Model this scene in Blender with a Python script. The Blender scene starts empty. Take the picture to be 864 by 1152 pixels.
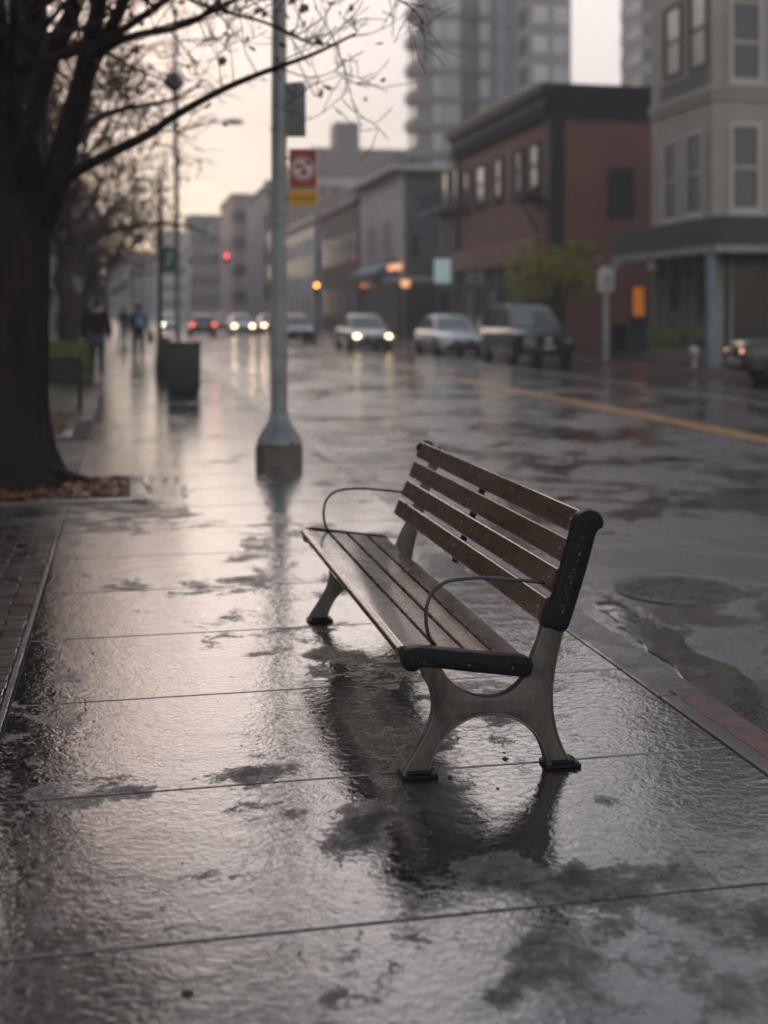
import bpy, bmesh, math, random
from mathutils import Vector, Matrix
R = math.radians
rng = random.Random(7)
scene = bpy.context.scene
COL = scene.collection

# ------------------------------------------------------------------ camera maths
H = 1.47; FP = 1400.0; HZ = 352.0; VX = 140.0
TH = math.atan((432 - VX) / FP); ST, CT = math.sin(TH), math.cos(TH)
CAM = Vector((0, 0, H))
def ray(px, py):
    c = (px - 432) / FP; r = (HZ - py) / FP
    return Vector((ST + c * CT, CT - c * ST, r))
def atZ(px, py, Z): return CAM + ray(px, py) * Z
def onX(px, py, X): d = ray(px, py); return CAM + d * (X / d.x)
def onY(px, py, Y): d = ray(px, py); return CAM + d * (Y / d.y)
def gnd(px, py, z=0.0): d = ray(px, py); return CAM + d * ((z - H) / d.z)

# ------------------------------------------------------------------ materials
def newmat(name):
    m = bpy.data.materials.new(name); m.use_nodes = True
    nt = m.node_tree
    return m, nt, nt.nodes['Principled BSDF']
def N(nt, t, **kw):
    n = nt.nodes.new(t)
    for k, v in kw.items():
        if k.startswith('i_'): n.inputs[k[2:].replace('_', ' ')].default_value = v
        else: setattr(n, k, v)
    return n
def noise(nt, vec, scale, detail=4, rough=.55, dist=0):
    n = N(nt, 'ShaderNodeTexNoise'); n.inputs['Scale'].default_value = scale
    n.inputs['Detail'].default_value = detail; n.inputs['Roughness'].default_value = rough
    n.inputs['Distortion'].default_value = dist
    if vec is not None: nt.links.new(vec, n.inputs['Vector'])
    return n.outputs['Fac']
def ramp(nt, fac, stops):
    n = N(nt, 'ShaderNodeValToRGB'); cr = n.color_ramp
    while len(cr.elements) < len(stops): cr.elements.new(.5)
    for e, (p, c) in zip(cr.elements, stops):
        e.position = p
        e.color = (c, c, c, 1) if isinstance(c, (int, float)) else (*c, 1)
    nt.links.new(fac, n.inputs['Fac'])
    return n.outputs['Color']
def math_(nt, op, a, b=None, clamp=False):
    n = N(nt, 'ShaderNodeMath', operation=op); n.use_clamp = clamp
    for i, v in enumerate((a, b)):
        if v is None: continue
        if isinstance(v, (int, float)): n.inputs[i].default_value = v
        else: nt.links.new(v, n.inputs[i])
    return n.outputs[0]
def mixc(nt, fac, a, b, blend='MIX'):
    n = N(nt, 'ShaderNodeMix', data_type='RGBA', blend_type=blend)
    for i, v in ((0, fac), (6, a), (7, b)):
        if isinstance(v, (int, float)): n.inputs[i].default_value = v if i == 0 else (v, v, v, 1)
        elif isinstance(v, tuple): n.inputs[i].default_value = (*v, 1)
        else: nt.links.new(v, n.inputs[i])
    return n.outputs[2]
def pos(nt, scale=None):
    g = N(nt, 'ShaderNodeNewGeometry').outputs['Position']
    if scale is None: return g
    m = N(nt, 'ShaderNodeMapping'); m.inputs['Scale'].default_value = scale
    nt.links.new(g, m.inputs['Vector']); return m.outputs['Vector']
def opos(nt, scale=(1, 1, 1)):
    g = N(nt, 'ShaderNodeTexCoord').outputs['Object']
    m = N(nt, 'ShaderNodeMapping'); m.inputs['Scale'].default_value = scale
    nt.links.new(g, m.inputs['Vector']); return m.outputs['Vector']
def bump(nt, b, h, strength=.3, dist=.01, normal=None):
    n = N(nt, 'ShaderNodeBump'); n.inputs['Strength'].default_value = strength
    n.inputs['Distance'].default_value = dist
    nt.links.new(h, n.inputs['Height'])
    if normal is not None: nt.links.new(normal, n.inputs['Normal'])
    if b is not None: nt.links.new(n.outputs['Normal'], b.inputs['Normal'])
    return n.outputs['Normal']
def simple(name, col, rough=.6, metal=0, var=.25, scale=3, bmp=0, bscale=40, coat=0, sv=(1, 1, 1), spec=.5):
    m, nt, b = newmat(name)
    v = opos(nt, sv)
    f = noise(nt, v, scale, 5)
    lo = tuple(c * (1 - var) for c in col); hi = tuple(min(1, c * (1 + var)) for c in col)
    nt.links.new(ramp(nt, f, [(.3, lo), (.7, hi)]), b.inputs['Base Color'])
    b.inputs['Roughness'].default_value = rough; b.inputs['Metallic'].default_value = metal
    b.inputs['Specular IOR Level'].default_value = spec
    if coat: b.inputs['Coat Weight'].default_value = coat; b.inputs['Coat Roughness'].default_value = .08
    if bmp: bump(nt, b, noise(nt, v, bscale, 4), bmp, .01)
    return m
def emis(name, col, s):
    m, nt, b = newmat(name)
    b.inputs['Base Color'].default_value = (*[min(.8, c) for c in col], 1)
    b.inputs['Emission Color'].default_value = (*col, 1)
    b.inputs['Emission Strength'].default_value = s
    b.inputs['Roughness'].default_value = .3
    return m

def wet_ground(name, dry, wet, cut0, cut1, r_lo, r_hi, sc=.9, grain=.35, tint=None, spec=.6, coat=.9, cior=1.5, cmin=.25):
    """rain-wet paving: puddled film with noise-shaped edges over rough grain"""
    m, nt, b = newmat(name)
    p = pos(nt)
    big = noise(nt, pos(nt, (1.0, .8, 1)), sc, 5, .6, .6)
    med = noise(nt, p, sc * 5, 4, .6, .3)
    fin = noise(nt, p, 45, 5, .75, .5)
    fac = math_(nt, 'ADD', math_(nt, 'ADD', math_(nt, 'MULTIPLY', big, .54), math_(nt, 'MULTIPLY', med, .31)), math_(nt, 'MULTIPLY', fin, .15))
    film = ramp(nt, fac, [(cut0, 0), (cut1, 1)])        # 1 = standing film
    agg = noise(nt, p, 220, 3, .7)
    blot = noise(nt, p, 2.3, 6, .62, .8)
    base = ramp(nt, blot, [(.3, tuple(c * .62 for c in dry)), (.52, dry), (.75, tuple(c * 1.3 for c in dry))])
    base = mixc(nt, ramp(nt, agg, [(.35, .55), (.65, 1.0)]), (0, 0, 0), base)
    c = mixc(nt, film, base, wet)
    vo = N(nt, 'ShaderNodeTexVoronoi', feature='F1'); vo.inputs['Scale'].default_value = 2.6; nt.links.new(pos(nt, (1, 1, 0)), vo.inputs['Vector'])
    gum = ramp(nt, vo.outputs['Distance'], [(.030, .35), (.045, 1.0)])
    c = mixc(nt, .8, c, gum, 'MULTIPLY')
    vc = N(nt, 'ShaderNodeTexVoronoi', feature='DISTANCE_TO_EDGE'); vc.inputs['Scale'].default_value = .55
    wp = N(nt, 'ShaderNodeVectorMath', operation='ADD'); nz = N(nt, 'ShaderNodeTexNoise'); nz.inputs['Scale'].default_value = 3; nz.inputs['Detail'].default_value = 6
    nt.links.new(p, nz.inputs['Vector']); sc_ = N(nt, 'ShaderNodeVectorMath', operation='SCALE'); sc_.inputs['Scale'].default_value = .5
    nt.links.new(nz.outputs['Color'], sc_.inputs[0]); nt.links.new(pos(nt, (1, 1, 0)), wp.inputs[0]); nt.links.new(sc_.outputs[0], wp.inputs[1]); nt.links.new(wp.outputs[0], vc.inputs['Vector'])
    crack = ramp(nt, vc.outputs['Distance'], [(.0, 0.0), (.0022, 1.0)])
    cm = ramp(nt, noise(nt, p, .8, 3), [(.50, 1.0), (.56, 0.0)])
    crack = math_(nt, 'MAXIMUM', crack, cm)
    c = mixc(nt, .85, c, crack, 'MULTIPLY')
    if tint: c = mixc(nt, ramp(nt, noise(nt, p, .7, 4), [(.5, 0), (.62, .75)]), c, tint)
    nt.links.new(c, b.inputs['Base Color'])
    rr = math_(nt, 'MULTIPLY', noise(nt, p, 7, 5, .65), .16)
    rr = math_(nt, 'ADD', rr, math_(nt, 'SUBTRACT', r_hi, math_(nt, 'MULTIPLY', film, r_hi - r_lo)))
    rr = math_(nt, 'SUBTRACT', rr, .07, True)
    nt.links.new(rr, b.inputs['Roughness'])
    nt.links.new(math_(nt, 'ADD', math_(nt, 'MULTIPLY', film, spec * .7), spec * .3), b.inputs['Specular IOR Level'])
    b.inputs['IOR'].default_value = 1.5
    nt.links.new(math_(nt, 'ADD', math_(nt, 'MULTIPLY', film, coat * (1 - cmin)), coat * cmin), b.inputs['Coat Weight'])
    b.inputs['Coat IOR'].default_value = cior
    nt.links.new(math_(nt, 'MULTIPLY', rr, .6), b.inputs['Coat Roughness'])
    # height: grain hidden under the film, broad undulation and small rain ripples everywhere
    inv = math_(nt, 'SUBTRACT', 1.0, math_(nt, 'MULTIPLY', film, .975))
    g = math_(nt, 'MULTIPLY', math_(nt, 'MULTIPLY', noise(nt, p, 130, 5, .75), grain * 1.6), inv)
    g2 = math_(nt, 'MULTIPLY', noise(nt, p, 36, 3, .55, .8), .50)
    g3 = math_(nt, 'MULTIPLY', noise(nt, p, 6, 3, .5, .3), .9)
    hgt = math_(nt, 'ADD', math_(nt, 'ADD', math_(nt, 'ADD', g, g2), g3), math_(nt, 'MULTIPLY', crack, .5))
    nrm = bump(nt, b, hgt, .7, .0045)
    nt.links.new(nrm, b.inputs['Coat Normal'])
    return m

M = {}
M['concrete'] = wet_ground('wet_concrete', (.015, .013, .012), (.009, .0078, .007), .385, .455, .015, .46, .75, 1.1, spec=.8, coat=1.0, cior=1.8, cmin=.12)
M['concrete_left'] = wet_ground('wet_dark_paving', (.045, .042, .040), (.02, .019, .018), .46, .6, .08, .45, .9, .6, coat=.7)
M['kerb'] = wet_ground('wet_kerb_stone', (.14, .125, .115), (.07, .064, .06), .45, .6, .10, .30, 1.1, .5)
M['asphalt'] = wet_ground('wet_asphalt', (.044, .043, .044), (.010, .010, .011), .42, .52, .035, .46, .6, 1.3, spec=.9, coat=1.0, cior=1.85, cmin=.55)
M['brick_pave'] = wet_ground('wet_brick_paving', (.034, .012, .008), (.020, .009, .007), .45, .6, .10, .5, 1.5, .5, coat=.5)
M['joint'] = simple('joint_dirt', (.012, .011, .010), .8, var=.4, scale=20)
M['soil'] = simple('wet_soil', (.022, .014, .009), .7, var=.5, scale=15, bmp=.8, bscale=50)
def paint(name, col, wear=.42, rough=.22):
    m, nt, b = newmat(name); p = pos(nt)
    w = ramp(nt, noise(nt, p, 14, 6, .7), [(wear - .06, 0), (wear + .04, 1)])
    nt.links.new(mixc(nt, w, (.03, .03, .033), col), b.inputs['Base Color'])
    b.inputs['Roughness'].default_value = .5; b.inputs['Coat Weight'].default_value = .25
    b.inputs['Coat Roughness'].default_value = .12
    nt.links.new(bump(nt, b, noise(nt, p, 30, 4), .4, .004), b.inputs['Coat Normal'])
    return m
M['yellow_line'] = paint('road_paint_yellow', (.62, .31, .09), .44)
M['white_line'] = paint('road_paint_white', (.42, .42, .42), .45)
M['red_kerb'] = paint('worn_red_kerb_paint', (.13, .045, .030), .50)

def wood():
    m, nt, b = newmat('wet_bench_timber')
    v = opos(nt, (14, .22, 14))
    g = noise(nt, v, 6, 6, .65, 1.2)
    fine = noise(nt, opos(nt, (60, .7, 60)), 5, 4, .7)
    c = ramp(nt, g, [(.28, (.030, .016, .009)), (.5, (.078, .043, .025)), (.72, (.14, .080, .046))])
    c = mixc(nt, .35, c, ramp(nt, fine, [(.3, .35), (.7, 1.0)]), 'MULTIPLY')
    blot = ramp(nt, noise(nt, opos(nt, (2, .35, 2)), 9, 5, .7), [(.35, .6), (.6, 1.0)])
    c = mixc(nt, .6, c, blot, 'MULTIPLY')
    nt.links.new(c, b.inputs['Base Color'])
    nt.links.new(ramp(nt, noise(nt, opos(nt), 16, 5, .7), [(.35, .16), (.7, .42)]), b.inputs['Roughness'])
    b.inputs['Coat Weight'].default_value = .9; b.inputs['Coat Roughness'].default_value = .09
    n1 = bump(nt, b, fine, .25, .00022)
    n2 = bump(nt, None, noise(nt, opos(nt), 60, 3, .6), .22, .0006, n1)
    nt.links.new(n2, b.inputs['Coat Normal'])
    return m
M['wood'] = wood()
def cast():
    m, nt, b = newmat('weathered_cast_metal')
    p = opos(nt)
    st = noise(nt, opos(nt, (1, 1, .35)), 9, 6, .7, .6)
    c = ramp(nt, st, [(.36, (.020, .018, .015)), (.52, (.075, .070, .064)), (.72, (.13, .125, .115))])
    rust = ramp(nt, noise(nt, p, 26, 5, .7), [(.6, 0), (.72, .8)])
    c = mixc(nt, rust, c, (.045, .025, .015))
    nt.links.new(c, b.inputs['Base Color'])
    b.inputs['Metallic'].default_value = .25
    nt.links.new(ramp(nt, st, [(.3, .3), (.7, .5)]), b.inputs['Roughness'])
    b.inputs['Coat Weight'].default_value = .3; b.inputs['Coat Roughness'].default_value = .2
    bump(nt, b, noise(nt, p, 70, 5, .7), .5, .003)
    return m
M['cast'] = cast()
M['black_cast'] = simple('wet_black_navy_paint', (.004, .006, .010), .36, var=.4, bmp=.4, bscale=60, coat=.04, spec=.12)
M['rod'] = simple('dark_steel_rod', (.020, .030, .032), .25, .6, coat=.5)
M['bolt'] = simple('worn_bolt', (.15, .14, .13), .35, .8)
def clear(name):
    m, nt, b = newmat(name)
    b.inputs['Base Color'].default_value = (1, 1, 1, 1); b.inputs['Roughness'].default_value = .02
    b.inputs['Transmission Weight'].default_value = 1; b.inputs['IOR'].default_value = 1.33
    return m
M['drop'] = clear('rain_water')
def puddle_mat():
    m, nt, b = newmat('gutter_water')
    b.inputs['Base Color'].default_value = (.012, .013, .015, 1); b.inputs['Roughness'].default_value = .03
    b.inputs['Specular IOR Level'].default_value = .5; b.inputs['IOR'].default_value = 1.4
    b.inputs['Coat Weight'].default_value = 1; b.inputs['Coat IOR'].default_value = 1.75; b.inputs['Coat Roughness'].default_value = .03
    p = pos(nt)
    h = math_(nt, 'ADD', noise(nt, p, 4, 2, .4, .4), math_(nt, 'MULTIPLY', noise(nt, p, 20, 3, .6), .35))
    nt.links.new(bump(nt, b, h, .55, .006), b.inputs['Coat Normal'])
    return m
M['puddle'] = puddle_mat()
M['bark'] = simple('wet_bark', (.009, .007, .006), .7, var=.7, scale=7, bmp=1.0, bscale=11, sv=(1, 1, .16), coat=.04, spec=.12)
for n_ in M['bark'].node_tree.nodes:
    if n_.type == 'BUMP': n_.inputs['Distance'].default_value = .05
M['bark2'] = simple('far_bark', (.026, .019, .015), .8, var=.4, scale=6)
def leafmat(name, cols, tr=.25):
    m, nt, b = newmat(name)
    oi = N(nt, 'ShaderNodeNewGeometry').outputs['Random Per Island']
    nt.links.new(ramp(nt, oi, [(i / (len(cols) - 1), c) for i, c in enumerate(cols)]), b.inputs['Base Color'])
    b.inputs['Roughness'].default_value = .4
    b.inputs['Transmission Weight'].default_value = 0
    b.inputs['Subsurface Weight'].default_value = 0
    return m
M['leaf_brown'] = leafmat('rusty_autumn_leaf', [(.05, .022, .012), (.17, .065, .03), (.09, .036, .018), (.22, .10, .045)])
M['leaf_litter'] = leafmat('fallen_leaf', [(.05, .02, .008), (.20, .075, .025), (.10, .035, .012), (.26, .11, .04), (.07, .03, .012)])
M['leaf_green'] = leafmat('street_shrub_leaf', [(.10, .12, .02), (.32, .30, .04), (.16, .18, .03), (.46, .38, .045)])
M['leaf_yellow'] = leafmat('yellowing_leaf', [(.24, .19, .02), (.14, .13, .02), (.32, .25, .03)])
M['leaf_hedge'] = leafmat('hedge_leaf', [(.06, .085, .016), (.13, .16, .03), (.08, .11, .02)])
M['leaf_dark'] = leafmat('planter_leaf', [(.06, .09, .018), (.17, .19, .035), (.09, .11, .022)])
M['pole'] = simple('weathered_galvanised_pole', (.17, .20, .215), .42, .35, var=.2, scale=4, bmp=.3, coat=.3)
M['pole_light'] = simple('pale_pole', (.34, .37, .39), .45, .2)
M['pole_dark'] = simple('dark_green_post', (.006, .012, .012), .5, spec=.2)
M['bin'] = simple('dark_green_bin', (.014, .032, .029), .45, coat=.1, bmp=.2, spec=.3)
M['sign_back'] = simple('grey_sign_back', (.13, .145, .155), .45, .3)
M['sign_red'] = simple('sign_red', (.30, .035, .035), .4)
M['sign_white'] = simple('sign_white', (.62, .60, .60), .4, var=.08)
M['sign_yellow'] = simple('sign_yellow', (.62, .33, .01), .4, var=.1)
M['sign_black'] = simple('sign_black', (.02, .015, .01), .5)
M['sign_teal'] = simple('sign_teal', (.02, .06, .07), .4)
M['teal_mark'] = simple('sign_pale_mark', (.25, .42, .45), .4)
M['rubber'] = simple('tyre_rubber', (.012, .012, .012), .6)
M['rim'] = simple('wheel_rim', (.35, .36, .37), .3, .8)
M['glass'] = simple('car_glass', (.012, .016, .018), .06, var=.2, coat=.6)
M['glass_ws'] = simple('windscreen_glass', (.10, .135, .14), .06, var=.2, coat=.8)
M['trim'] = simple('black_trim', (.006, .006, .007), .45, spec=.2)
M['chrome'] = simple('chrome_trim', (.5, .5, .5), .2, 1)
def carpaint(name, col, metal=.3): 
    m = simple(name, col, .3, metal, var=.06, coat=1.0); return m
M['car_silver'] = carpaint('silver_beige_paint', (.50, .46, .42))
M['car_white'] = carpaint('white_car_paint', (.78, .79, .82), .1)
M['car_navy'] = carpaint('dark_teal_car_paint', (.006, .011, .014))
M['car_maroon'] = carpaint('dark_maroon_car_paint', (.05, .016, .018))
M['car_black'] = carpaint('black_car_paint', (.010, .014, .016))
M['car_grey'] = carpaint('grey_car_paint', (.16, .16, .165))
M['head_lit'] = emis('lit_headlight', (1, .80, .42), 7)
M['head_far'] = emis('lit_far_headlight', (1, .70, .42), 15)
M['head_green'] = emis('lit_cool_headlight', (.92, 1, .68), 15)
M['head_dim'] = emis('dim_amber_headlight', (1, .45, .22), 2.2)
M['head_off'] = simple('headlight_glass', (.45, .46, .48), .1, var=.1, coat=1)
M['tail_lit'] = emis('lit_taillight', (1, .10, .05), 7)
M['tail_off'] = simple('tail_lens', (.22, .01, .01), .2, coat=1)
M['amber_lit'] = emis('lit_amber_lens', (1, .30, .05), 20)
M['red_lit'] = emis('lit_red_lens', (1, .06, .05), 14)
M['plate'] = simple('number_plate', (.5, .5, .5), .4)

def siding(name, col, axis='z', step=.2):
    m, nt, b = newmat(name); p = pos(nt)
    w = N(nt, 'ShaderNodeTexWave', wave_type='BANDS', bands_direction=axis.upper(), wave_profile='SAW')
    w.inputs['Scale'].default_value = 1 / step * .314 / 2; nt.links.new(p, w.inputs['Vector'])
    f = noise(nt, p, 1.2, 5)
    nt.links.new(ramp(nt, f, [(.3, tuple(c * .8 for c in col)), (.7, tuple(c * 1.15 for c in col))]), b.inputs['Base Color'])
    bump(nt, b, w.outputs['Fac'], .6, .03); b.inputs['Roughness'].default_value = .55
    return m
def brickwall(name, c1, c2, mort):
    m, nt, b = newmat(name)
    p = N(nt, 'ShaderNodeNewGeometry').outputs['Position']
    s = N(nt, 'ShaderNodeSeparateXYZ'); nt.links.new(p, s.inputs[0])
    cb = N(nt, 'ShaderNodeCombineXYZ')
    nt.links.new(math_(nt, 'ADD', s.outputs[0], s.outputs[1]), cb.inputs[0]); nt.links.new(s.outputs[2], cb.inputs[1])
    t = N(nt, 'ShaderNodeTexBrick'); nt.links.new(cb.outputs[0], t.inputs['Vector'])
    t.inputs['Scale'].default_value = 1; t.inputs['Brick Width'].default_value = .22; t.inputs['Row Height'].default_value = .075
    t.inputs['Mortar Size'].default_value = .01
    t.inputs['Color1'].default_value = (*c1, 1); t.inputs['Color2'].default_value = (*c2, 1); t.inputs['Mortar'].default_value = (*mort, 1)
    f = ramp(nt, noise(nt, p, .6, 5), [(.3, .7), (.7, 1.1)])
    nt.links.new(mixc(nt, .8, t.outputs['Color'], f, 'MULTIPLY'), b.inputs['Base Color'])
    bump(nt, b, t.outputs['Fac'], -.5, .01); b.inputs['Roughness'].default_value = .65
    return m
M['brick'] = brickwall('wet_red_brick', (.26, .095, .060), (.17, .062, .040), (.13, .095, .08))
M['brick_brown'] = brickwall('brown_brick', (.14, .085, .07), (.11, .065, .055), (.10, .08, .07))
M['beige'] = simple('beige_render', (.30, .285, .255), .7, var=.14, scale=.8, bmp=.3)
M['beige_trim'] = simple('pale_window_trim', (.40, .40, .385), .5, var=.08)
M['dark_cornice'] = simple('dark_green_cornice', (.010, .018, .020), .6, spec=.2)
M['dark_fascia'] = simple('dark_canopy_fascia', (.020, .028, .032), .6, var=.15)
M['canopy_beam'] = simple('pale_canopy_beam', (.22, .25, .27), .5)
M['canopy_post'] = simple('blue_grey_post', (.15, .22, .26), .45)
M['pane_dark'] = simple('dark_window_glass', (.016, .024, .028), .12, var=.4, scale=.8, coat=.3)
M['pane_light'] = simple('curtained_window', (.32, .29, .26), .3, var=.3, scale=2, sv=(5, 5, .4), coat=.3)
M['pane_grey'] = simple('grey_curtained_window', (.10, .11, .115), .3, var=.4, scale=2, sv=(5, 5, .4), coat=.3)
M['shop_dark'] = simple('dark_shop_glass', (.006, .008, .010), .12, var=.5, scale=.8, spec=.25)
M['siding'] = siding('pale_lapped_siding', (.52, .50, .49))
M['siding_dark'] = siding('slate_siding', (.085, .11, .12))
M['dark_wall'] = simple('charcoal_wall', (.040, .043, .046), .6, var=.3, scale=.8)
M['far_grey'] = simple('hazed_grey_stucco', (.26, .25, .25), .7, scale=.3)  # far_ walls: distance haze put into paled base colours
M['far_pale'] = simple('hazed_pale_stucco', (.56, .55, .55), .7, scale=.3)
M['far_warm'] = simple('hazed_warm_stucco', (.36, .28, .25), .7, scale=.3)
M['tower_wall'] = simple('tower_concrete', (.27, .27, .28), .7, scale=.2)
M['tower_dark'] = simple('tower_shaft', (.10, .105, .11), .6, scale=.2)
M['tower_pale'] = simple('tower_window_painted_reflection', (.50, .56, .60), .3, var=.35, scale=.15)  # reflected light painted into the pale window colour
M['tower_glass'] = simple('tower_blue_glass', (.20, .33, .40), .2, var=.4, scale=.4, coat=.3)
M['tower_glass_d'] = simple('tower_dark_glass', (.05, .075, .085), .2, var=.5, scale=.5, coat=.3)
M['shop_red'] = simple('faded_red_sign_board', (.22, .075, .055), .5, var=.2)
M['shop_letters'] = simple('pale_sign_letters', (.42, .30, .26), .5)
M['awning_blue'] = simple('blue_awning', (.05, .12, .22), .5)
M['warm_lamp'] = emis('warm_lamp', (1, .45, .20), 1.0)
M['orange_lit'] = emis('orange_lit_panel', (1, .27, .03), .15)
M['sign_glow'] = emis('pale_lightbox', (.60, .78, .78), .22)
M['globe'] = simple('frosted_globe', (.62, .58, .55), .3, var=.05)
M['globe_dark'] = simple('smoked_globe', (.12, .125, .13), .3, var=.1)
M['blue_bin'] = simple('blue_bin', (.02, .07, .12), .4)
M['planter'] = simple('planter_concrete', (.10, .085, .07), .7)
M['skin'] = simple('skin', (.38, .22, .16), .5, var=.05)
M['coat_black'] = simple('black_jacket', (.006, .007, .009), .8, bmp=.3, spec=.1)
M['jeans'] = simple('blue_jeans', (.035, .055, .085), .8)
M['coat_navy'] = simple('dark_coat', (.014, .018, .03), .7, bmp=.3)
M['pack_blue'] = simple('blue_backpack', (.03, .11, .30), .5)
M['pack_patch'] = simple('pale_blue_patch', (.25, .42, .6), .5)
M['hair'] = simple('dark_hair', (.012, .009, .008), .6)
M['shoe'] = simple('dark_shoe', (.012, .012, .012), .5)

# ------------------------------------------------------------------ mesh builder
class MB:
    def __init__(s): s.v = []; s.f = []
    def add(s, vs, fs):
        o = len(s.v); s.v += [Vector(v) for v in vs]; s.f += [tuple(i + o for i in f) for f in fs]; return s
    def box(s, c, d, rot=None, bev=0):
        hx, hy, hz = d[0] / 2, d[1] / 2, d[2] / 2
        if bev:
            bm = bmesh.new(); bmesh.ops.create_cube(bm, size=1)
            for v in bm.verts: v.co = Vector((v.co.x * d[0], v.co.y * d[1], v.co.z * d[2]))
            bmesh.ops.bevel(bm, geom=bm.edges[:], offset=bev, segments=2, affect='EDGES', profile=.6)
            vs = [v.co.copy() for v in bm.verts]; bm.verts.index_update(); fs = [tuple(v.index for v in f.verts) for f in bm.faces]; bm.free()
        else:
            vs = [Vector((x, y, z)) for x in (-hx, hx) for y in (-hy, hy) for z in (-hz, hz)]
            fs = [(0, 1, 3, 2), (4, 6, 7, 5), (0, 4, 5, 1), (2, 3, 7, 6), (0, 2, 6, 4), (1, 5, 7, 3)]
        if rot is not None: vs = [rot @ v for v in vs]
        c = Vector(c); return s.add([v + c for v in vs], fs)
    def b2(s, x0, x1, y0, y1, z0, z1, bev=0):
        return s.box(((x0 + x1) / 2, (y0 + y1) / 2, (z0 + z1) / 2), (abs(x1 - x0), abs(y1 - y0), abs(z1 - z0)), None, bev)
    def tube(s, pts, rad, n=10, cap=True, flat=None):
        pts = [Vector(p) for p in pts]; m = len(pts)
        if isinstance(rad, (int, float)): rad = [rad] * m
        o = len(s.v); prev = None; up = None
        for i, p in enumerate(pts):
            t = (pts[min(i + 1, m - 1)] - pts[max(i - 1, 0)])
            t = t.normalized() if t.length > 1e-9 else Vector((0, 0, 1))
            if up is None: up = t.orthogonal().normalized()
            else:
                up = up - t * up.dot(t); up = up.normalized() if up.length > 1e-6 else t.orthogonal().normalized()
            w = t.cross(up)
            for k in range(n):
                a = 2 * math.pi * k / n
                s.v.append(p + (up * math.cos(a) + w * math.sin(a)) * rad[i])
        for i in range(m - 1):
            for k in range(n):
                a = o + i * n + k; b = o + i * n + (k + 1) % n
                s.f.append((a, b, b + n, a + n))
        if cap:
            s.f.append(tuple(o + k for k in reversed(range(n)))); s.f.append(tuple(o + (m - 1) * n + k for k in range(n)))
        return s
    def lathe(s, c, prof, n=24):
        c = Vector(c); o = len(s.v); m = len(prof)
        for r, z in prof:
            for k in range(n):
                a = 2 * math.pi * k / n; s.v.append(c + Vector((r * math.cos(a), r * math.sin(a), z)))
        for i in range(m - 1):
            for k in range(n):
                a = o + i * n + k; b = o + i * n + (k + 1) % n; s.f.append((a, b, b + n, a + n))
        s.f.append(tuple(o + k for k in reversed(range(n)))); s.f.append(tuple(o + (m - 1) * n + k for k in range(n)))
        return s
    def ell(s, c, r, n=12, rot=None):
        c = Vector(c); vs = []; fs = []; m = n // 2 + 1
        if isinstance(r, (int, float)): r = (r, r, r)
        for i in range(1, m - 1):
            t = math.pi * i / (m - 1)
            for k in range(n):
                a = 2 * math.pi * k / n
                vs.append(Vector((r[0] * math.sin(t) * math.cos(a), r[1] * math.sin(t) * math.sin(a), r[2] * math.cos(t))))
        top = len(vs); vs += [Vector((0, 0, r[2])), Vector((0, 0, -r[2]))]
        for i in range(m - 3):
            for k in range(n):
                a = i * n + k; b = i * n + (k + 1) % n; fs.append((a, a + n, b + n, b))
        for k in range(n):
            fs.append((top, k, (k + 1) % n)); q = (m - 3) * n; fs.append((top + 1, q + (k + 1) % n, q + k))
        if rot is not None: vs = [rot @ v for v in vs]
        return s.add([v + c for v in vs], fs)
    def prism(s, pts2, f0, f1):
        """pts2 outline; f0/f1 map (u,v)->Vector for both faces"""
        n = len(pts2); vs = [f0(*p) for p in pts2] + [f1(*p) for p in pts2]
        fs = [tuple(range(n)), tuple(reversed(range(n, 2 * n)))] + [(i, i + n, (i + 1) % n + n, (i + 1) % n) for i in range(n)]
        return s.add(vs, fs)
    def loft(s, rings, cap=True):
        n = len(rings[0]); o = len(s.v)
        for r in rings: s.v += [Vector(p) for p in r]
        for i in range(len(rings) - 1):
            for k in range(n):
                a = o + i * n + k; b = o + i * n + (k + 1) % n; s.f.append((a, b, b + n, a + n))
        if cap:
            s.f.append(tuple(o + k for k in reversed(range(n)))); s.f.append(tuple(o + (len(rings) - 1) * n + k for k in range(n)))
        return s
    def build(s, name, mat, parent=None, smooth=None, norm=True):
        me = bpy.data.meshes.new(name)
        off = WL.get(parent.name, Vector()) if parent else Vector()
        me.from_pydata([tuple(v - off) for v in s.v], [], s.f)
        if norm:
            bm = bmesh.new(); bm.from_mesh(me); bmesh.ops.recalc_face_normals(bm, faces=bm.faces[:]); bm.to_mesh(me); bm.free()
        me.materials.append(mat)
        if smooth:
            me.polygons.foreach_set('use_smooth', [True] * len(me.polygons))
            try: me.set_sharp_from_angle(angle=R(smooth if smooth is not True else 40))
            except Exception: pass
        me.update()
        o = bpy.data.objects.new(name, me); COL.objects.link(o)
        if parent: o.parent = parent
        WL[o.name] = off.copy()
        return o
WL = {}
def tag(o, label=None, cat=None, group=None, kind=None):
    for k, v in (('label', label), ('category', cat), ('group', group), ('kind', kind)):
        if v: o[k] = v
    return o
def thing(name, label, cat, loc=(0, 0, 0), group=None):
    o = bpy.data.objects.new(name, None); COL.objects.link(o); o.location = loc; o.empty_display_size = .2
    WL[o.name] = Vector(loc); return tag(o, label, cat, group)
def copy_tree(o, parent=None):
    c = o.copy(); COL.objects.link(c)
    if parent: c.parent = parent
    for ch in [x for x in bpy.data.objects if x.parent == o]: copy_tree(ch, c)
    return c
def relabel(o, label):
    o['label'] = label; return o

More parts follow.
